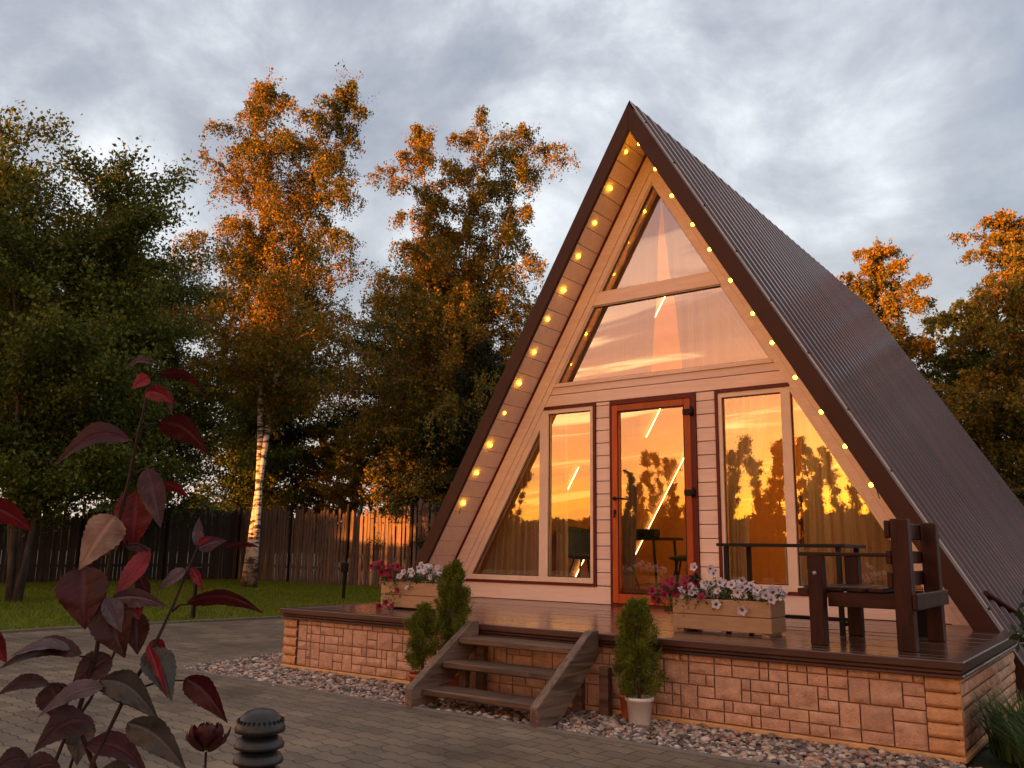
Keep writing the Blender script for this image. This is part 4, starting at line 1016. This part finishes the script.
# lawn birch: two leaders
GB, GL, GF, GG = 'birches round the garden', 'broadleaf trees on the left', 'trees behind the fence', 'golden trees beyond the fence'
tree('birch_tree', 'tall white-trunked birch on the lawn in front of the fence, its two tops lit orange', 'birch', (-13.95, 5.95, G), 14.1, lambda q: 3.9*(1-q)**.66*(.82+.18*math.sin(q*11))+.30, 96, 135000, .070, LM['birch'], bb, .135, .33, birch=True, stems=2, seed=11, leaders=[(-.35, -.3), (1.7, 1.2)], trunkmat=M_['birch'], group=GB, up=.85)
tree('birch_tree', 'broad birch behind the fence just left of the cabin, crown lit orange on top', 'birch', (-12.9, 12.3, G), 15.2, lambda q: 4.8*(1-q)**.5*(.8+.2*math.sin(q*8))+.3, 135, 210000, .080, LM['birch'], bb, .16, .16, birch=True, stems=3, seed=12, leaders=[(-1.3, -.6), (.9, .3), (2.5, .7)], fork=1.5, trunkmat=M_['birch'], group=GB, up=.8)
tree('broadleaf_tree', 'dark many-stemmed broadleaf tree at the left edge of the lawn', 'tree', (-11.9, -.6, G), 8.9, egg(3.6, .5), 110, 150000, .075, LM['green'], bb, .075, .17, stems=6, seed=21, spread=.5, group=GL, clump=.2)
tree('broadleaf_tree', 'green broadleaf tree between the left edge tree and the lawn birch', 'tree', (-18.3, 5.4, G), 9.6, egg(3.8, .5), 100, 150000, .082, LM['green'], bb, .09, .15, stems=5, seed=22, spread=.4, group=GL, clump=.2)
tree('broadleaf_tree', 'dark tree standing behind the others at the far left of the lawn', 'tree', (-18.6, .6, G), 10.4, egg(3.8, .5), 90, 130000, .085, LM['dark'], bb, .12, .2, stems=4, seed=23, spread=.35, group=GL, clump=.2)
tree('broadleaf_tree', 'dense green tree beyond the fence behind the lawn birch\'s lower trunk', 'tree', (-21.0, 11.5, G), 9.8, egg(4.0, .5), 100, 130000, .095, LM['green'], bb, .12, .16, stems=4, seed=24, spread=.35, group=GL, clump=.2)
tree('broadleaf_tree', 'dark tree behind the fence between the two birches', 'tree', (-17.0, 14.4, G), 12.6, egg(4.0, .5), 100, 150000, .09, LM['dark'], bb, .11, .2, stems=3, seed=25, group=GF, clump=.2)
tree('pine_tree', 'dark dense conifer behind the fence at the cabin\'s left edge', 'conifer', (-10.9, 11.4, G), 7.2, lambda q: 2.6*(1-q)**.7+.2, 90, 120000, .06, LM['conifer'], bb, .12, .10, seed=26, up=.1, group=GF, clump=.16)
tree('pine_tree', 'low dark conifer between the fence and the birches', 'conifer', (-12.4, 10.9, G), 4.9, lambda q: 2.1*(1-q)**.7+.2, 60, 70000, .055, LM['conifer'], bb, .09, .12, seed=27, up=.1, group=GF, clump=.3)
tree('autumn_tree', 'golden-leaved tree glowing orange behind the fence right of the birch trunk', 'tree', (-16.0, 11.6, G), 4.8, egg(2.2), 46, 26000, .075, LM['gold'], bb, .08, .08, stems=2, seed=31, group=GG)
tree('autumn_tree', 'golden-leaved tree glowing orange beyond the gap between the birches', 'tree', (-18.6, 12.6, G), 5.6, egg(2.4), 46, 40000, .085, LM['gold'], bb, .10, .08, stems=2, seed=32, group=GG)
tree('autumn_tree', 'golden-leaved tree glimpsed through stems at the far left edge', 'tree', (-30, 4, G), 7.2, egg(3.2), 46, 40000, .10, LM['gold'], bb, .10, .12, stems=2, seed=33, group=GG)
# right side, behind the roof
tree('birch_tree', 'birch with orange top rising behind the middle of the roof slope', 'birch', (-1.4, 19.2, G), 10.6, lambda q: 2.5*(1-q)**.6+.3, 70, 90000, .08, LM['birch'], bb, .12, .2, birch=True, seed=41, trunkmat=M_['birch'], group='birches round the garden', up=.9)
tree('birch_tree', 'birch with orange crown at the right edge above the roof', 'birch', (2.5, 16.8, G), 9.8, lambda q: 2.9*(1-q)**.55+.3, 80, 110000, .08, LM['birch'], bb, .12, .16, birch=True, seed=42, trunkmat=M_['birch'], group='birches round the garden', up=.85)
tree('birch_tree', 'slim birch whose tip just shows over the upper roof edge', 'birch', (-4.7, 21.0, G), 10.6, lambda q: 1.3*(1-q)**.7+.2, 34, 20000, .08, LM['birch'], bb, .10, .3, birch=True, seed=43, trunkmat=M_['birch'], group='birches round the garden')
tree('birch_tree', 'greener birch filling the gap between the two orange birches on the right', 'birch', (.9, 19.6, G), 8.4, lambda q: 2.8*(1-q)**.5+.3, 80, 110000, .08, LM['green'], bb, .11, .12, birch=True, seed=44, trunkmat=M_['birch'], group='birches round the garden')
tree('pine_tree', 'dark conifer low at the right edge behind the roof', 'conifer', (3.6, 13.2, G), 4.6, lambda q: 1.8*(1-q)**.7+.2, 50, 36000, .06, LM['conifer'], bb, .1, .1, seed=45, up=.1, group='trees behind the fence')
tree('broadleaf_tree', 'dark green tree behind the right side fence', 'tree', (4.6, 19.5, G), 8.4, egg(3.0,.5), 80, 90000, .08, LM['green'], bb, .11, .1, stems=2, seed=46, group='trees behind the fence')
# garden trees on the sunset side, seen in the window glass
gt = [(-13.3, -23.6, 3.2, 1.0), (-12.4, -24.6, 4.0, 1.0), (-11.4, -24.2, 4.9, 1.0), (-10.5, -23.8, 4.5, .9), (-9.5, -24.8, 4.4, 1.0), (-8.6, -23.5, 4.9, .8), (-7.7, -24.6, 5.0, .9), (-6.8, -23.8, 5.1, .8), (-5.9, -24.4, 4.7, .9), (-5.0, -23.7, 5.0, .8), (-4.1, -24.0, 4.5, .9), (-3.3, -24.6, 4.9, 1.0), (-2.3, -24, 4.6, 1.1), (-18.6, -23.0, 4.6, .5)]
for i, (x, y, h, r) in enumerate(gt):
    tree('garden_tree', 'upright dark tree across the lane, seen only as a silhouette in the window glass', 'tree', (x, y, G), h+.3, (lambda r_: lambda q: r_*1.05*(1-q)**1.0+.04)(r), 70, 22000, .07, LM['green'], bb, .05, .03, seed=60+i, up=2.2, stems=4, spread=.62, clump=.16, group='trees across the lane mirrored in the glass')
# far wood on the sunset side: its long shadow covers the garden up to treetop height
def far_wood():
    n = 170000; x = rng.uniform(-230, 150, n); y = rng.uniform(-212, -196, n)
    top = 8.4+.55*np.sin(x*.31)+.45*np.sin(x*.83+1)+.35*np.sin(x*2.1)+.5*np.sin(x*.11+2)
    z = G+rng.uniform(0, 1, n)**.9*(top-G+rng.normal(0, .25, n))
    k = ~(((x > -68.3) & (x < -62.5) & (z > 1.6) & (z < 5.9)) | ((x > -77) & (x <= -68.3) & (z > 4.2) & (z < 7.0)))  # openings shaped to let low sun reach the fence and golden trees
    c = np.stack([x, y, z], 1)[k]; v, f = leaf_quads(c, .95, .75, .4); v[:, 2] = np.maximum(v[:, 2], G)
    return np_mesh('far_wood', v, f, LM['dark'])
tag(far_wood(), 'far dark wood on the sunset horizon, mirrored low in the glass', 'wood', kind='stuff')
# far hedge line behind everything to close the horizon
def far_trees():
    n = 60000; a = rng.uniform(R(-85), R(35), n); d = rng.uniform(120, 150, n); x = np.sin(a)*d; y = np.cos(a)*d
    top = 5.2+1.2*np.sin(a*23)+.8*np.sin(a*61)+.6*np.sin(a*140)
    z = G+rng.uniform(0, 1, n)*(top-G); v, f = leaf_quads(np.stack([x, y, z], 1), 1.1, .9, .4); return np_mesh('distant_trees', v, f, LM['dark'])
tag(far_trees(), 'distant low line of trees on the horizon behind the garden', 'trees', kind='stuff')

# right corner: shrub and long grass -----------------------------------
lg = leafmat('long_grass_blade', [(.030, .060, .018), (.060, .11, .030), (.10, .15, .05)], .5, .3, 3)
def grass_clump(cx, cy, r, n, h, label):
    a = rng.uniform(0, 6.28, n); d = r*rng.uniform(0, 1, n)**.6; bx = cx+np.cos(a)*d; by = cy+np.sin(a)*d; V = []; k = 5
    hh = h*rng.uniform(.5, 1.15, n); la = a+rng.normal(0, .7, n); ln = hh*rng.uniform(.25, .85, n); w0 = .0045
    sx, sy = -np.sin(la), np.cos(la)
    for j in range(k+1):
        t = j/k; x = bx+np.cos(la)*ln*t**2; y = by+np.sin(la)*ln*t**2; z = G+hh*(t-.28*t**3); w_ = w0*(1-t)**.7+.0004
        V.append(np.stack([np.stack([x-sx*w_, y-sy*w_, z], 1), np.stack([x+sx*w_, y+sy*w_, z], 1)], 1))
    V = np.stack(V, 1).reshape(n, -1, 3); m = V.shape[1]; f = np.array([[2*j, 2*j+1, 2*j+3, 2*j+2] for j in range(k)])
    F_ = (f[None]+(np.arange(n)*m)[:, None, None]).reshape(-1, 4); base = np.array([cx, cy, G])
    o = np_mesh('grass_clump', V.reshape(-1, 3)-base, F_, lg); o.location = (cx, cy, G); tag(o, label, 'grass clump', 'long grass beside the plinth')
grass_clump(4.02, -2.45, .22, 900, .42, 'long arching green grass against the right side of the stone plinth')
grass_clump(4.25, -2.9, .25, 900, .34, 'shorter grass clump at the bottom right corner of the photo')
grass_clump(4.5, -2.2, .3, 700, .35, 'grass clump at the right edge below the dark shrub')
def leafy_shrub(loc, h, r, n, label):
    t = thing('leafy_shrub', label, 'shrub', loc); b = MB(); c = []
    for i in range(16):
        a = rng.uniform(0, 6.28); q = rng.uniform(.3, 1)*r; e = Vector((loc[0]+math.cos(a)*q, loc[1]+math.sin(a)*q, loc[2]+h*rng.uniform(.6, 1))); s = Vector(loc); m_ = s.lerp(e, .5)+Vector((0, 0, .1)); b.tube([s, m_, e], [.008, .006, .003], 5, False)
        for _ in range(n//16):
            u = rng.uniform(.25, 1.05); c.append(np.array(s.lerp(m_, u*2) if u < .5 else m_.lerp(e, u*2-1))+rng.normal(0, .05, 3))
    b.build('stems', M_['twig'], t); v, f = leaf_quads(np.array(c), .075, .036, .35, ((0, 0, -.1), 1)); np_mesh('foliage', v-np.array(loc), f, leafmat('glossy_dark_shrub_leaf', [(.010, .022, .010), (.022, .045, .018), (.040, .075, .030)], .35, .2, 5), t)
leafy_shrub((4.25, -1.75, G), .70, .38, 1500, 'dark glossy leafy shrub beside the right side of the plinth')
pl = MB(); nx, nz = S/math.hypot(1, S), 1/math.hypot(1, S)
def on_roof(x, y): 
    d = (fw+rt2*((x-512)/F_PX)-up2*((y-384)/F_PX)); nn = Vector((S, 0, 1)); o = ZA+S*XA+.1; t = (o-nn.dot(CAM))/nn.dot(d); return CAM+d*t
pa, pb = on_roof(986, 593), on_roof(1060, 640)
pl.tube([pa, (pa+pb)/2, pb], .02, 8); tag(pl.build('metal_pole', M_['fascia']), 'thin dark pole lying across the lower right roof slope', 'pole')

# ------------------------------------------------------------------ foreground red-leaved shrub
def redleaf(name, top, under, rough=.48):
    m, nt, p, N, L = nodes(name)
    tc = N('ShaderNodeTexCoord'); n = N('ShaderNodeTexNoise'); L(tc.outputs['Object'], n.inputs['Vector']); setv(n, Scale=30, Detail=5)
    a = N('ShaderNodeAttribute'); a.attribute_name = 'vein'
    g = N('ShaderNodeNewGeometry')
    mx = N('ShaderNodeMix'); mx.data_type = 'RGBA'; L(g.outputs['Backfacing'], mx.inputs[0]); mx.inputs[6].default_value = (*top, 1); mx.inputs[7].default_value = (*under, 1)
    hs = N('ShaderNodeHueSaturation'); L(mx.outputs[2], hs.inputs['Color'])
    mr = N('ShaderNodeMapRange'); L(n.outputs[0], mr.inputs[0]); setv(mr, From_Min=.3, From_Max=.7, To_Min=.45, To_Max=1.5); L(mr.outputs[0], hs.inputs['Value'])
    m2 = N('ShaderNodeMix'); m2.data_type = 'RGBA'; L(a.outputs['Fac'], m2.inputs[0]); L(hs.outputs[0], m2.inputs[6]); m2.inputs[7].default_value = (top[0]*1.5+.03, top[1]*1.3+.015, top[2]*1.3+.02, 1)
    L(m2.outputs[2], p.inputs['Base Color']); setv(p, Roughness=rough); p.inputs['Specular IOR Level'].default_value = .3
    b = N('ShaderNodeBump'); b.invert = True; L(a.outputs['Fac'], b.inputs['Height']); setv(b, Strength=.6, Distance=.003); L(b.outputs[0], p.inputs['Normal'])
    t = N('ShaderNodeBsdfTranslucent'); t.inputs[0].default_value = (max(top[0], .05)*1.6, top[1]*.8, top[2], 1); x = N('ShaderNodeMixShader'); x.inputs[0].default_value = .22
    L(p.outputs[0], x.inputs[1]); L(t.outputs[0], x.inputs[2]); L(x.outputs[0], nt.nodes['Material Output'].inputs[0]); return m
RL = {'r': redleaf('bright_red_leaf', (.085, .006, .009), (.08, .010, .013)), 'd': redleaf('dark_red_leaf', (.034, .005, .007), (.055, .007, .010)), 'b': redleaf('brown_purple_leaf', (.026, .009, .008), (.035, .010, .010)),
      'g': redleaf('grey_green_leaf', (.045, .050, .046), (.07, .015, .02), .3), 'p': redleaf('pale_pink_leaf_back', (.26, .18, .125), (.06, .02, .02), .4), 'k': redleaf('pink_leaf', (.16, .016, .026), (.13, .012, .02)), 's': redleaf('silvery_mauve_leaf', (.075, .050, .058), (.09, .02, .03), .3)}
DS = 1.35
rs = thing('red_leaved_shrub', 'dark red leaved young shrub close to the camera at the lower left', 'shrub', (px(110, 768, DS).x, px(110, 768, DS).y, G))
def stem(pts, r):
    P_ = [px(x, y, DS*dd) for x, y, dd in pts]; b = MB(); b.tube(P_, r, 7); b.build('stem', mat('dark_red_stem', (.05, .016, .014), .45, var=.3, vscale=40), rs); return P_
base0 = px(112, 768, DS)
gx = lambda p, z: (p.x+.02, p.y, z)
def stem2(pts, r0, r1):
    P_ = [px(x, y, DS*dd) for x, y, dd in pts]; low = P_[0]; P_ = [Vector((rs.location.x+(low.x-rs.location.x)*.2, rs.location.y+(low.y-rs.location.y)*.2, G)), Vector(((rs.location.x+low.x)/2, (rs.location.y+low.y)/2, (G+low.z)/2))]+P_
    n = len(P_); b = MB(); b.tube(P_, [r0+(r1-r0)*i/(n-1) for i in range(n)], 7); b.build('stem', stemm, rs)
stemm = mat('dark_red_stem', (.022, .008, .007), .6, var=.3, vscale=40, spec=.2)
stem2([(95, 768, 1), (76, 720, 1), (97, 649, 1), (106.6, 578, 1.0), (119, 520, 1.0), (129, 480, 1.0), (139, 430, 1.0), (145, 405, 1.0), (150, 378, 1.0)], .0042, .0014)
stem2([(92, 764, .97), (123, 701, .97), (150, 655, .98), (171, 610, .98), (188, 570, .98), (198, 546, .98)], .0038, .0013)
stem2([(50, 775, 1.02), (66, 735, 1.02), (90, 700, 1.03), (113, 656, 1.03), (134, 600, 1.04), (140, 545, 1.05)], .0032, .0014)
stem2([(70, 768, 1.06), (80, 735, 1.05), (92, 720, 1.05)], .0028, .0016)
def leaf(b0, tip, wd, kind, bend=.15, roll=0, dt=0.0, dd=1.0, cup=.25, stem_to=None):
    """ovate pointed leaf between two photo pixels; width in px; dt = tip nearer(-)/farther(+) in metres"""
    p0 = px(b0[0], b0[1], DS*dd); p1 = px(tip[0], tip[1], DS*dd+dt); ax = p1-p0; L_ = ax.length; ax.normalize()
    view = (CAM-p0).normalized(); sd_ = ax.cross(view).normalized(); nn = sd_.cross(ax).normalized()
    q = Matrix.Rotation(roll, 3, ax); sd_ = q @ sd_; nn = q @ nn
    W = .70*wd/F_PX*DS*dd/2/max(.5, abs(math.cos(roll))); nu, nv = 10, 22; V = []; vein = []; seed_ = rng.uniform(0, 6)
    for j in range(nv+1):
        t = j/nv; wt = W*1.12*(math.sin(math.pi*t**.72)**.85)*(1-.38*t*t) if 0 < t < 1 else 0
        wt = wt*(1+.05*math.sin(t*60))
        cen = p0+ax*L_*t+sd_*0+Vector((0, 0, 1))*bend*L_*(math.sin(math.pi*t))+nn*.05*L_*math.sin(t*3+seed_)
        for i in range(nu+1):
            s = i/nu*2-1; z = cup*abs(s)*wt*1.1-.05*wt*math.sin(t*17+abs(s)*3+seed_)*abs(s)+.10*wt*math.sin(t*5+seed_)*s
            V.append(cen+sd_*s*wt+nn*z); vv = max(0, 1-abs(s)*9) ; vv = max(vv, max(0, 1-abs(((t*9-abs(s)*1.6) % 1)-.5)*9)*.35); vein.append(vv)
    f = []
    for j in range(nv):
        for i in range(nu): a = j*(nu+1)+i; f.append((a, a+1, a+nu+2, a+nu+1))
    V = np.array([v[:] for v in V])-np.array(rs.location); o = np_mesh('leaf', V, f, RL[kind], rs, True)
    at_ = o.data.attributes.new('vein', 'FLOAT', 'POINT'); at_.data.foreach_set('value', vein)
    if stem_to:
        b = MB(); q0 = px(stem_to[0], stem_to[1], DS*dd); b.tube([q0, q0.lerp(p0, .5)+Vector((0, 0, .004)), p0+ax*.003], [.0016, .0014, .0012], 5); b.build('leaf_stalk', stemm, o) if False else b.build('leaf_stalk', stemm, rs)
LV = [
 ((152, 364), (125, 367), 9, 'd', .22, .9, 0, 1, None), ((160, 372), (205, 393), 15, 'd', .18, .8, 0, 1, (150, 380)), ((150, 378), (131, 389), 17, 'k', .1, .4, 0, 1, None),
 ((145, 392), (176, 404), 20, 'k', .15, .3, -.01, .99, None), ((168, 390), (173, 416), 10, 's', .1, .6, 0, .99, None),
 ((130, 440), (53, 466), 26, 'd', .20, .6, 0, 1, (139, 452)), ((158, 423), (211, 454), 30, 'd', .20, .7, 0, 1.01, (142, 430)),
 ((148, 468), (160, 528), 32, 's', .0, .3, 0, .98, (136, 475)), ((136, 492), (134, 548), 44, 'r', .0, .2, .01, 1.0, None), ((122, 492), (126, 545), 20, 'r', 0, -.5, 0, 1.02, None),
 ((116, 516), (78, 570), 46, 'p', .10, -.35, 0, .98, None), ((118, 545), (86, 563), 17, 'd', .1, .5, 0, 1.01, None),
 ((84, 566), (85, 630), 54, 'd', .0, .25, -.01, .99, (104, 556)), ((149, 549), (116, 596), 22, 'k', -.05, .5, 0, .97, (126, 545)), ((125, 546), (152, 548), 10, 's', .05, .9, 0, 1, None),
 ((104, 598), (126, 658), 46, 'b', .0, .3, 0, .98, None), ((110, 600), (168, 606), 22, 's', .12, .5, 0, .97, None), ((130, 600), (140, 620), 26, 'r', .1, .2, 0, .975, None), ((136, 612), (138, 655), 30, 'b', .0, .4, 0, 1.0, None), ((105, 598), (122, 632), 24, 's', .0, -.4, 0, .97, None),
 ((198, 547), (227, 541), 17, 's', .10, .6, 0, .98, None), ((197, 546), (199, 517), 14, 's', 0, .4, 0, .98, None), ((197, 545), (214, 538), 7, 'k', .2, .5, 0, .97, None),
 ((186, 570), (156, 590), 15, 's', .0, .6, 0, .98, None), ((190, 568), (204, 592), 12, 'k', .1, .6, 0, .98, None), ((226, 545), (260, 549), 9, 'd', .1, .9, 0, .99, None),
 ((186, 604), (264, 612), 20, 'd', .13, .8, 0, .98, (172, 612)), ((150, 648), (171, 702), 38, 'g', .06, -.35, 0, .97, None), ((146, 646), (170, 698), 14, 'k', .06, .8, 0, .966, None), ((152, 640), (166, 662), 18, 'r', .1, .2, 0, 1.0, None),
 ((184, 679), (229, 722), 30, 'd', .12, .5, 0, .98, (140, 688)), ((99, 681), (160, 720), 34, 'g', .18, .35, 0, .97, None), ((104, 686), (156, 722), 18, 'd', .05, -.7, 0, .975, None),
 ((110, 655), (71, 690), 34, 'b', .05, .3, 0, 1.0, None), ((82, 656), (-2, 667), 24, 'b', .16, .7, 0, .99, (96, 664)), ((70, 650), (10, 655), 14, 's', .14, 1.0, 0, .985, None), ((50, 683), (-4, 698), 17, 'b', .15, .7, 0, 1, (66, 690)),
 ((104, 687), (36, 718), 20, 's', .08, .7, 0, .97, None), ((50, 684), (62, 722), 36, 'b', .05, .3, 0, 1.02, None), ((92, 722), (33, 754), 38, 'b', .22, .3, 0, .98, None), ((126, 724), (188, 770), 36, 'g', .12, .4, 0, .96, None),
 ((88, 742), (148, 778), 30, 'd', .15, -.4, 0, .99, None), ((84, 714), (78, 766), 30, 'g', 0, .4, 0, 1.03, None), ((-18, 502), (33, 533), 28, 'r', .1, .5, 0, .98, None), ((-12, 628), (6, 664), 22, 'r', 0, .4, 0, .98, None),
 ((30, 760), (-10, 775), 24, 'b', .2, .4, 0, 1, None), ((60, 765), (10, 790), 30, 'b', .2, .3, 0, 1, None), ((100, 770), (140, 800), 30, 'g', .2, .3, 0, 1, None), ((165, 482), (190, 500), 12, 'r', .15, .8, 0, 1.04, None), ((140, 575), (150, 600), 16, 'b', 0, .5, 0, 1.04, None)]
for b0, tp, wd, kd, be, ro, dt, dd, stt in LV: leaf(b0, tp, wd, kd, be, ro, dt, dd, stem_to=stt)
# small rosette bush behind
DSB = 2.2
def rosette():
    c = px(206, 752, 2.2); t = thing('small_red_shrub', 'small curled dark red rosette plant left of the bollard light', 'shrub', (c.x, c.y, G))
    b = MB(); b.tube([(c.x+.02, c.y, G), (c.x, c.y+.01, (G+c.z)/2), c], [.005, .004, .003], 6); b.build('stem', stemm, t)
    for i in range(22):
        a = i*2.4; el = .2+1.1*(i/22); d = Vector((math.cos(a)*math.cos(el), math.sin(a)*math.cos(el), math.sin(el)-.1)).normalized(); p0 = c+d*.006; L_ = .058*(1-.3*i/22); s_ = d.cross(Vector((0, 0, 1))).normalized(); n_ = s_.cross(d); V = []; nu, nv = 6, 8
        for j in range(nv+1):
            tt = j/nv; wv = .02*math.sin(math.pi*min(1, tt*.92+.04))
            for k in range(nu+1): s = k/nu*2-1; V.append(p0+d*L_*math.sin(tt*1.3)+n_*L_*.6*(1-math.cos(tt*1.5))+s_*s*wv+n_*abs(s)*.008)
        f = [(j*(nu+1)+k, j*(nu+1)+k+1, (j+1)*(nu+1)+k+1, (j+1)*(nu+1)+k) for j in range(nv) for k in range(nu)]
        o = np_mesh('leaf', np.array([v[:] for v in V])-np.array(t.location), f, RL['bdr'[i % 3] if i % 3 < 2 else 'b'], t, True)
        at_ = o.data.attributes.new('vein', 'FLOAT', 'POINT'); at_.data.foreach_set('value', [0.0]*len(V))
rosette()
